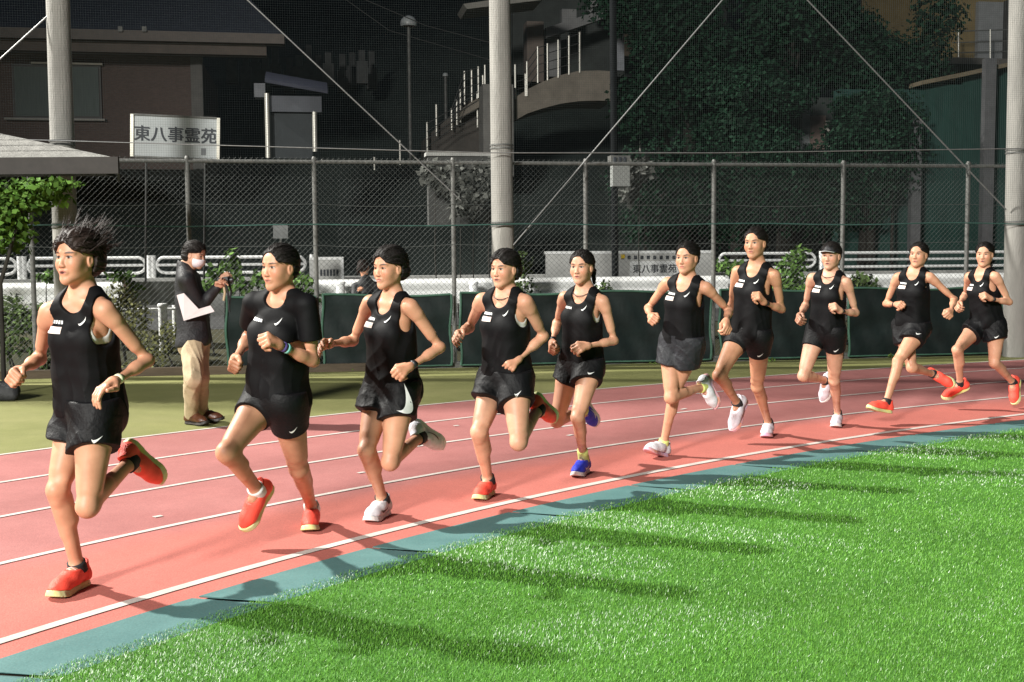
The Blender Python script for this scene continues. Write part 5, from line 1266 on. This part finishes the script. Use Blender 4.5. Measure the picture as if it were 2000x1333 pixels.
shrub('creeper', 'leafy creeper on the rail behind the leading runner', B_([(235, 540, .7, (.18, .12, .06)), (90, 538, .7, (.14, .12, .07)), (260, 560, .7, (.1, .1, .08))]), 240, .085, G1, 35, 'creeper', 'creepers over the guard rail')
shrub('creeper', 'thin creeper behind the necklace runner and the middle pole', B_([(1026, 520, .8, (.12, .1, .22)), (1020, 560, .8, (.22, .12, .08)), (1180, 560, .7, (.12, .1, .10)), (1160, 575, .7, (.2, .1, .05))]), 300, .07, G2, 36, 'creeper', 'creepers over the guard rail')
shrub('creeper', 'bushy green creeper between the tall runner and the capped runner', B_([(1545, 530, 1.0, (.24, .2, .28)), (1560, 500, 1.0, (.12, .12, .14)), (1520, 560, .9, (.25, .15, .12)), (1425, 520, 1.2, (.2, .15, .10)), (1570, 570, .9, (.3, .15, .10))]), 900, .085, G1, 37, 'creeper', 'creepers over the guard rail')
shrub('creeper', 'low leafy creeper right of the capped runner', B_([(1685, 545, .9, (.2, .12, .10)), (1660, 565, .9, (.22, .12, .08)), (1700, 560, .9, (.14, .1, .06))]), 300, .085, G2, 38, 'creeper', 'creepers over the guard rail')
shrub('withered_shrub', 'withered grey shrub behind the mesh left of the middle pole', B_([(850, 338, 4.2, (.26, .2, .18)), (890, 350, 4.2, (.3, .2, .28)), (925, 385, 4.1, (.25, .2, .26)), (955, 345, 4.2, (.28, .2, .3)), (900, 395, 4.1, (.16, .15, .2)), (1250, 330, 3.4, (.2, .15, .18)), (1228, 372, 3.4, (.12, .1, .2))]), 3000, .13, ((.05, .053, .048), (.095, .097, .088)), 44)
e = empty('low_wall', fl(onp(900, 310, 4.9)[0], 4.9, .5), 'grey concrete low wall end behind the withered shrub', 'wall')
pxbox(MB(), 836, 304, 962, 440, 4.9, .25).build('wall_body', mat('grey_wall_concrete', (.07, .07, .067), .9, .3, 5, bump=.5), e); pxbox(MB(), 832, 298, 966, 305, 4.86, .33).build('coping', conc2, e)
tag(link('ground_weeds', leaf_mesh('weeds', B_([(x, y, -.10, (.16, .05, .05)) for x, y in ((590, 733), (640, 728), (680, 724), (560, 735), (150, 742), (250, 742), (330, 740), (440, 734), (760, 726), (1290, 712), (1500, 706), (1750, 697), (40, 745))]), 900, .04, ((.06, .12, .02), (.13, .18, .05)), 41), leaf_m), 'low green weeds growing along the foot of the fence', 'weeds', kind='stuff')
# dark holdall at the left edge
e = empty('sports_bag', (-4.75, 10.9, 0), 'dark grey sports bag lying on the apron at the left edge', 'bag'); c = on_ground(2, 783, .0)
# bag
g = Grid(c + (-.6, -.25, -.05), c + (.5, .3, .4), .015); g.put([Cn(c + (-.32, .02, .12), c + (.10, .02, .10), .12, .09, .05), Cn(c + (-.3, -.03, .06), c + (.14, -.02, .05), .06, .05, .04)]); V, Q = g.surf()
bagm = mat('dark_bag_cloth', (.02, .021, .024), .7, .3, 9, bump=.4, bscale=30)
link('bag_body', np_mesh('bag_body', V, Q), bagm, e); MB().tube([c + (-.25, -.04, .17), c + (-.18, -.05, .27), c + (-.06, -.05, .26), c + (0, -.04, .15)], .012, 6).build('handle', bagm, e)
# ------------------------------------------------------------------ the runners, from their measured joints
GRP = 'runners strung out along the inside lane'
def flat(h=0): return h
RUN = [
 dict(label='leading runner nearest the camera with wind-blown dark hair, wristband and coral shoes', Z=4.93, phi=47, pel=(172, 798), neck=(161, 577), head=(150, 507), hphi=24, nod=2, vox=.0048, fvox=.0026, H=1.60,
      mouth=1.0, fata=.97, armR=((94, 612), (78, 700), (36, 726), (1, -1)), armL=((208, 608), (289, 704), (223, 746), (1, -1)), handL=dict(curl=.55, point=True, palm=(.3, .2, -.7)), handR=dict(curl=.95),
      legR=('G', (113, 958), (151, 1108), (92, 1168)), legL=('A', (171, 990), (255, 904), (306, 935), (-1, 1, 1)),
      hair='wild', shoe=('coral', 'mint_sole'), sock=('black_sock', 'low'), acc=[('L', 'cream_band', None)], short=dict(frac=.42, flare=.026), bra=True, scoop=.9, logo_frac=.30),
 dict(label='second runner in a short-sleeved black t-shirt and tight shorts, knee lifted, coral shoes', Z=5.62, phi=42, pel=(537, 778), neck=(551, 583), head=(546, 524), hphi=36, vox=.0052, fvox=.0028, H=1.60, fat=1.07, jaw=1.04, mouth=.4, skin=(.54, .28, .175),
      armR=((494, 592), (487, 657), (461, 700), (1, -1)), armL=((600, 596), (612, 706), (545, 674), (1, -1)), handL=dict(curl=1), handR=dict(curl=1),
      legL=('G', (584, 916), (609, 992), (600, 1064), 0), legR=('A', (443, 884), (502, 958), (470, 1030), (-1, 1, -1)),
      hair='tied', shoe=('coral', 'mint_sole'), sock=('white_sock', 'low'), acc=[('L', 'violet_band', 'square'), ('L', 'mint_band', None)], tee=.62, short=dict(frac=.36, tight=True), logo_frac=.24, two=False),
 dict(label='runner with half-closed eyes and a big white tick on her loose black shorts, white shoes', Z=6.28, phi=42, pel=(764, 756), neck=(765, 585), head=(760, 525), hphi=40, nod=-3, eye=.45, vox=.0055, fvox=.003, H=1.60,
      armR=((721, 592), (690, 666), (645, 672), (1, -1)), armL=((803, 600), (860, 679), (800, 717), (1, -1)), handR=dict(curl=.45), handL=dict(curl=1),
      legR=('G', (716, 880), (747, 976), (704, 1024)), legL=('A', (762, 903), (820, 855), (856, 866), (-1, 1, 1)),
      hair='short', shoe=('white_shoe', 'white_sole'), sock=('black_sock', 'low'), tick='dark_plastic', acc=[('L', 'dark_plastic', 'round')], short=dict(frac=.42, flare=.028), big=(799, 783), logo_frac=.25),
 dict(label='stocky runner with short tousled black hair, a necklace and coral shoes', Z=6.86, phi=44, pel=(987, 738), neck=(987, 575), head=(985, 527), hphi=36, vox=.0058, fvox=.003, H=1.57, fat=1.10, jaw=1.06, nkw=1.08, mouth=.9, skin=(.57, .31, .205),
      armR=((940, 588), (917, 640), (897, 652), (1, -1)), armL=((1028, 591), (1062, 657), (1012, 702), (1, -1)), handR=dict(curl=.55), handL=dict(curl=1),
      legR=('G', (936, 844), (953, 938), (918, 982)), legL=('A', (1013, 864), (1051, 801), (1078, 816), (-1, 1, 1)),
      hair='short', shoe=('coral', 'mint_sole'), sock=('black_sock', 'low'), acc=[], short=dict(frac=.44, flare=.028), bra=True, necklace=True, logo_frac=.32),
 dict(label='slim runner with ponytail, cobalt blue shoes and pale yellow socks', Z=7.56, phi=42, pel=(1134, 712), neck=(1140, 570), head=(1136, 523), hphi=26, vox=.006, fvox=.0033, H=1.58, fat=.93, jaw=.95, bust=.7, mouth=.5, eye=1.15, skin=(.56, .31, .205),
      armR=((1101, 582), (1088, 630), (1079, 669), (1, -1)), armL=((1179, 590), (1200, 666), (1148, 676), (1, -1)), handL=dict(curl=.7), handR=dict(curl=.8),
      legL=('G', (1128, 816), (1140, 897), (1120, 931), 0), legR=('A', (1087, 823), (1138, 803), (1160, 822), (-1, 1, 1)),
      hair='pony', shoe=('blue_shoe', 'white_sole'), sock=('yellow_sock', 'high'), tick='white_print', acc=[('R', 'dark_plastic', 'square')], short=dict(frac=.34, flare=.026), bra=True, logo2=True, two=False, logo_frac=.22, necklace=True),
 dict(label='runner in loose charcoal shorts with swept-back hair, both arms down, white shoes with orange soles', Z=8.05, phi=40, pel=(1331, 669), neck=(1341, 548), head=(1342, 505), hphi=36, vox=.0064, fvox=.0035, H=1.58, fat=.95,
      armR=((1302, 553), (1266, 602), (1271, 618), (1, -1)), armL=((1381, 563), (1424, 608), (1418, 627), (1, -1)), handR=dict(curl=.9), handL=dict(curl=.7, bend=(.3, 0, -.5)),
      legL=('G', (1316, 767), (1296, 866), (1258, 893), 16), legR=('A', (1310, 777), (1372, 757), (1393, 790), (-1, 1, 1)),
      hair='tied', shoe=('white_shoe', 'orange_sole'), sock=('yellow_sock', 'low'), acc=[], short=dict(frac=.41, flare=.036), shortmat='grey_shorts', leg=None),
 dict(label='tall runner with her fist at her chest and tight black shorts, white and lilac shoes', skin=(.51, .27, .165), eye=1.1, Z=8.63, phi=44, pel=(1464, 654), neck=(1477, 521), head=(1475, 476), hphi=36, vox=.0067, fvox=.0036, H=1.66, fat=.95, jaw=.97,
      armR=((1439, 531), (1428, 597), (1450, 630), (1, 1)), armL=((1514, 539), (1527, 605), (1492, 591), (1, -1)), handL=dict(curl=.9, bend=(-.2, 0, .7)), handR=dict(curl=1),
      legL=('G', (1479, 756), (1501, 827), (1488, 870), 0), legR=('A', (1404, 734), (1440, 788), (1428, 840), (-1, 1, -1)),
      hair='tied', shoe=('lilac_shoe', 'orange_sole'), sock=('black_sock', 'low'), acc=[('L', 'dark_plastic', 'round')], short=dict(frac=.32, tight=True), logo_frac=.22),
 dict(label='runner wearing a dark peaked cap and tight black shorts', mouth=.9, eye=.7, skin=(.57, .325, .225), Z=9.28, phi=42, pel=(1613, 648), neck=(1622, 536), head=(1623, 501), hphi=36, vox=.007, fvox=.0038, H=1.57, fat=.96, jaw=.97,
      armR=((1585, 544), (1573, 597), (1562, 616), (1, -1)), armL=((1655, 553), (1672, 612), (1641, 608), (1, -1)), handR=dict(curl=.6), handL=dict(curl=.9, bend=(-.2, 0, .6)),
      legL=('G', (1629, 745), (1636, 809), (1626, 846), 0), legR=('A', (1569, 735), (1612, 744), (1605, 778), (-1, 1, 1)),
      hair='cap', shoe=('lilac_shoe', 'white_sole'), sock=('black_sock', 'low'), acc=[('L', 'dark_plastic', 'square')], short=dict(frac=.34, tight=True), logo_frac=.25, necklace=True),
 dict(label='airborne runner in a wide-shouldered black singlet with a forearm across her waist, coral shoes', mouth=.5, jaw=1.0, Z=9.95, phi=46, pel=(1780, 638), neck=(1787, 530), head=(1794, 499), hphi=40, nod=3, vox=.0074, fvox=.004, H=1.56, fat=.96,
      armR=((1752, 543), (1730, 594), (1750, 595), (1, -1)), armL=((1818, 543), (1864, 585), (1857, 607), (1, -1)), handR=dict(curl=.9), handL=dict(curl=.9),
      legL=('A', (1754, 706), (1731, 786), (1703, 790), (-1, -1, -1)), legR=('A', (1781, 719), (1822, 731), (1856, 749), (-1, 1, 1)),
      hair='tied', shoe=('coral', 'mint_sole'), sock=('black_sock', 'low'), acc=[('R', 'dark_plastic', 'square')], short=dict(frac=.40, flare=.026), arm_r=.052, logo_frac=.29),
 dict(label='last runner at the right with a braid over her shoulder, knee raised, coral shoes', mouth=1.1, eye=.6, skin=(.57, .31, .205), Z=10.5, phi=44, pel=(1927, 635), neck=(1919, 532), head=(1923, 498), hphi=34, vox=.0078, fvox=.0042, H=1.58, fat=.97,
      armR=((1892, 541), (1886, 575), (1873, 593), (1, -1)), armL=((1946, 541), (1972, 591), (1935, 584), (1, -1)), handR=dict(curl=.6), handL=dict(curl=.9, bend=(-.2, 0, .4)),
      legR=('A', (1870, 684), (1875, 749), (1846, 771), (-1, 1, -1)), legL=('A', (1942, 709), (1978, 747), (1979, 781), (0, 1, -1)),
      hair='braid', shoe=('coral', 'mint_sole'), sock=('black_sock', 'low'), acc=[('L', 'dark_plastic', 'round')], short=dict(frac=.40, flare=.024), logo_frac=.29),
]
def make_runner(i, sp):
    sp['group'] = GRP
    c = person(sp); vx = sp['vox']
    if sp.get('tee'):
        top = tank(c, MAT['black_cloth'], .012, -.11, sleeves=sp['tee'], seed=i, vox=vx, name='t_shirt', scoop=.62, closed=False)
    else:
        top = tank(c, MAT['black_cloth'], .011, -.06, seed=i * 7 + 1, vox=vx, arm_r=sp.get('arm_r', .074), scoop=sp.get('scoop', 1.0))
    sk = dict(sp['short']); bot = shorts(c, MAT[sp.get('shortmat', 'black_shorts')], seed=i * 3 + 2, vox=vx, **sk)
    if sp.get('bra'):
        tr = [p for p in c['trunk']]; at, cf, lu, up, s = c['at'], c['cf'], c['lu'], c['up'], c['s']
        lo, hi = garment_box(tr); g = Grid(lo, hi, vx); g.put(tr); g.a -= .004
        p0 = at(.60); p1 = at(.80)
        g.cut(lambda x, y, z: np.maximum(-((x - p0[0]) * up[0] + (y - p0[1]) * up[1] + (z - p0[2]) * up[2]), (x - p1[0]) * up[0] + (y - p1[1]) * up[1] + (z - p1[2]) * up[2]))
        for q in 'LR': 
            S_ = c['J']['S' + q]; g.cut(lambda x, y, z: -pdist(Cn(S_ + up * .05, S_ - up * .07, .06, .060), x, y, z))
        in_obj('sports_bra', *g.surf(), MAT['bra'], c['body'], c['base'])
    h = sp['hair']
    if h == 'cap':
        hair(c, 'tied', i, sp['fvox']); cap(c)
    else:
        hair(c, h, i, sp['fvox'], 1.7 if h == 'wild' else (1.25 if h == 'short' else 1.0), MAT['hair_brown'] if i == 0 else None)
    up_, so_ = sp['shoe']; put_shoes(c, MAT[up_], MAT[so_], (MAT[sp['sock'][0]], sp['sock'][1]), MAT[sp['tick']] if sp.get('tick') else None)
    for k, (q, band, face) in enumerate(sp['acc']):
        nm = 'wristwatch' if face else 'wristband'
        watch(c, q, MAT[band], face, nm, .011 if face else .009, along=-.030 - .022 * k)
    if sp.get('necklace'):
        at = c['at']; s = c['s']; pts = []
        for a in np.linspace(-2.6, 2.6, 22):
            pts.append(at(1.03 - .075 * math.cos(a) * (math.cos(a) > 0) + .03 * (math.cos(a) < 0), .004 + .068 * math.cos(a) + .004, .066 * math.sin(a)))
        o = MB().tube(pts, .0026, 5, False).build('necklace', MAT['dark_plastic'], None); o.parent = c['body']; o.matrix_parent_inverse = Matrix.Translation(-Vector(c['base']))
    prints(c, top, bot, leg=sp.get('leg', 'L'), two=sp.get('two', True), big=sp.get('big', False))
    return c
def cap(c):
    hc, F, s = c['hc'], c['HF'], c['hs']
    P = lambda x, y, z: hc + s * (x * F[0] + y * F[1] + z * F[2])
    g = Grid(hc - .2, hc + .2, .004); g.put([El(P(0, -.012, .036), np.array((.086, .104, .090)) * s, F)])
    g.cut(lambda x, y, z: ((P(0, 0, .038)[0] - x) * F[2][0] + (P(0, 0, .038)[1] - y) * F[2][1] + (P(0, 0, .038)[2] - z) * F[2][2]))
    o = in_obj('cap', *g.surf(), MAT['jacket'], c['body'], c['base'])
    G = []
    for v in np.linspace(0, 1, 5):
        G.append([P(x * (1 - .12 * v), .045 + .045 * math.sqrt(max(0, 1 - (x / .082) ** 2)) + v * .058 * math.sqrt(max(.02, 1 - (x / .09) ** 2)), .056 - .012 * (x / .07) ** 2 + .004 * v - .006 * v * v) for x in np.linspace(-.074, .074, 13)])
    G2 = [[p - F[2] * .005 for p in r_] for r_ in G]
    mb = MB().sheet(G).sheet([r_[::-1] for r_ in G2]); mb.sheet([G[-1], G2[-1]])
    v = mb.build('visor', MAT['jacket'], None); v.parent = o; v.matrix_parent_inverse = Matrix.Translation(-Vector(c['base']))
    e = MB().tube([np.array(p) - F[2] * .0025 for p in G[-1]], .0022, 5, False).build('visor_edge', MAT['white_print'], None); e.parent = o; e.matrix_parent_inverse = Matrix.Translation(-Vector(c['base']))
for i_, sp_ in enumerate(RUN): make_runner(i_, sp_)
# ------------------------------------------------------------------ the standing man with folder and camera, the woman beyond the fence
sp = dict(label='man in black jacket, beige chinos and face mask standing beside the track with a folder', cat='man', Z=10.03, phi=-88, pel=(382, 668), neck=(366, 530), head=(381, 499), hphi=-74, nod=-14, lean=.0, hdz=-.01, vox=.0075, fvox=.004, H=1.62, bust=0, fat=1.05, jaw=1.05, skin=(.52, .31, .215),
     armL=((376, 546), (392, 596), (424, 563), (-1, -1), 1), armR=((364, 547), (392, 602), (428, 556), (1, -1), -1), handR=dict(curl=.55), handL=dict(curl=.55),
     legR=('G', (376, 740), (374, 808), (404, 826), 0), legL=('G', (390, 738), (394, 803), (432, 818), 0))
c = person(sp); J = c['J']
tank(c, MAT['jacket'], .024, -.035, sleeves=1.0, long_sleeve=True, closed=True, seed=77, vox=.0075, name='jacket')
shorts(c, MAT['chino'], full=True, seed=5, vox=.0075, name='trousers')
hair(c, 'short', 9, .004, 1.2)
put_shoes(c, MAT['brown_leather'], MAT['dark_sole'])
hc, HF, hs = c['hc'], c['HF'], c['hs']; P_ = lambda x, y, z: hc + hs * (x * HF[0] + y * HF[1] + z * HF[2])
g = Grid(hc - .16, hc + .16, .004); g.put([El(P_(0, .030, -.042), np.array((.076, .080, .072)) * hs, HF)]); g.cut(lambda x, y, z: ((x - P_(0, 0, -.022)[0]) * HF[2][0] + (y - P_(0, 0, -.022)[1]) * HF[2][1] + (z - P_(0, 0, -.022)[2]) * HF[2][2])); q0 = P_(0, .022, 0); g.cut(lambda x, y, z: -((x - q0[0]) * HF[1][0] + (y - q0[1]) * HF[1][1] + (z - q0[2]) * HF[1][2]))
in_obj('face_mask', *g.surf(), MAT['mask'], c['body'], c['base'])
# white folder under the near arm
yF = (J['SR'][1] + J['ER'][1]) / 2 - .10
q = [at_y(x, y, yF + d) for x, y, d in ((345, 577, .05), (359, 627, .0), (419, 609, -.02), (411, 597, 0), (388, 604, .0), (359, 573, .03))]
mb = MB(); q2 = [p + np.array((0, .012, 0)) for p in q]; mb.add(q + q2, [(0, 1, 2, 3, 4, 5), (11, 10, 9, 8, 7, 6)] + [(i, (i + 1) % 6, (i + 1) % 6 + 6, i + 6) for i in range(6)])
tag(mb.build('paper_folder', MAT['paper']), 'white paper folder clamped under the standing man\'s arm', 'folder')
# compact camera with a dangling strap
m_ = (J['WL'] + J['WR']) / 2 + np.array((.055, 0, .045)); e = empty('camera_body', m_, 'small black camera with hanging strap in the standing man\'s hands', 'camera')
MB().box(m_, (.045, 0, .008), (0, .055, 0), (-.006, 0, .032)).build('case', MAT['dark_plastic'], e); MB().tube([m_ + (.04, 0, .004), m_ + (.075, 0, .010)], [.026, .024], 14).build('lens', MAT['dark_plastic'], e)
mb = MB()
for a, b in ((m_ + np.array((.02, -.05, -.01)), (.03, .0, -.26)), (m_ + np.array((.03, .03, -.01)), (-.005, 0, -.22))):
    mb.tube([a, a + np.array((.02, 0, -.08)), a + np.array(b)], .009, 6)
mb.build('strap', MAT['jacket'], e); o = MB().tube([m_ + (.0, -.03, -.02), m_ + (.01, -.03, -.10), m_ + (-.003, -.03, -.17)], .011, 6).build('strap_tag', MAT['chino'], e)
sp = dict(label='dark-haired woman in a black top standing beyond the fence, seen from behind', cat='woman', Z=15.9, phi=-150, pel=(716, 655), neck=(714, 551), head=(711, 523), hphi=-155, vox=.010, fvox=.006, H=1.50,
     armL=((694, 562), (692, 592), (700, 570), (-1, -1), -1), armR=((736, 560), (742, 596), (735, 620), (-1, -1), 1), handR={}, handL={},
     legR=('A', (716, 712), (716, 770), (720, 776), (0, 0, 1)), legL=('A', (706, 712), (706, 770), (710, 776), (0, 0, 1)))
c = person(sp); tank(c, MAT['jacket'], .018, -.14, sleeves=1.0, long_sleeve=True, closed=True, seed=78, vox=.010, name='top'); shorts(c, MAT['jacket'], full=True, seed=6, vox=.010, name='trousers'); hair(c, 'pony', 12, .006, 1.6, MAT['hair_brown']); put_shoes(c, MAT['jacket'], MAT['dark_sole'])
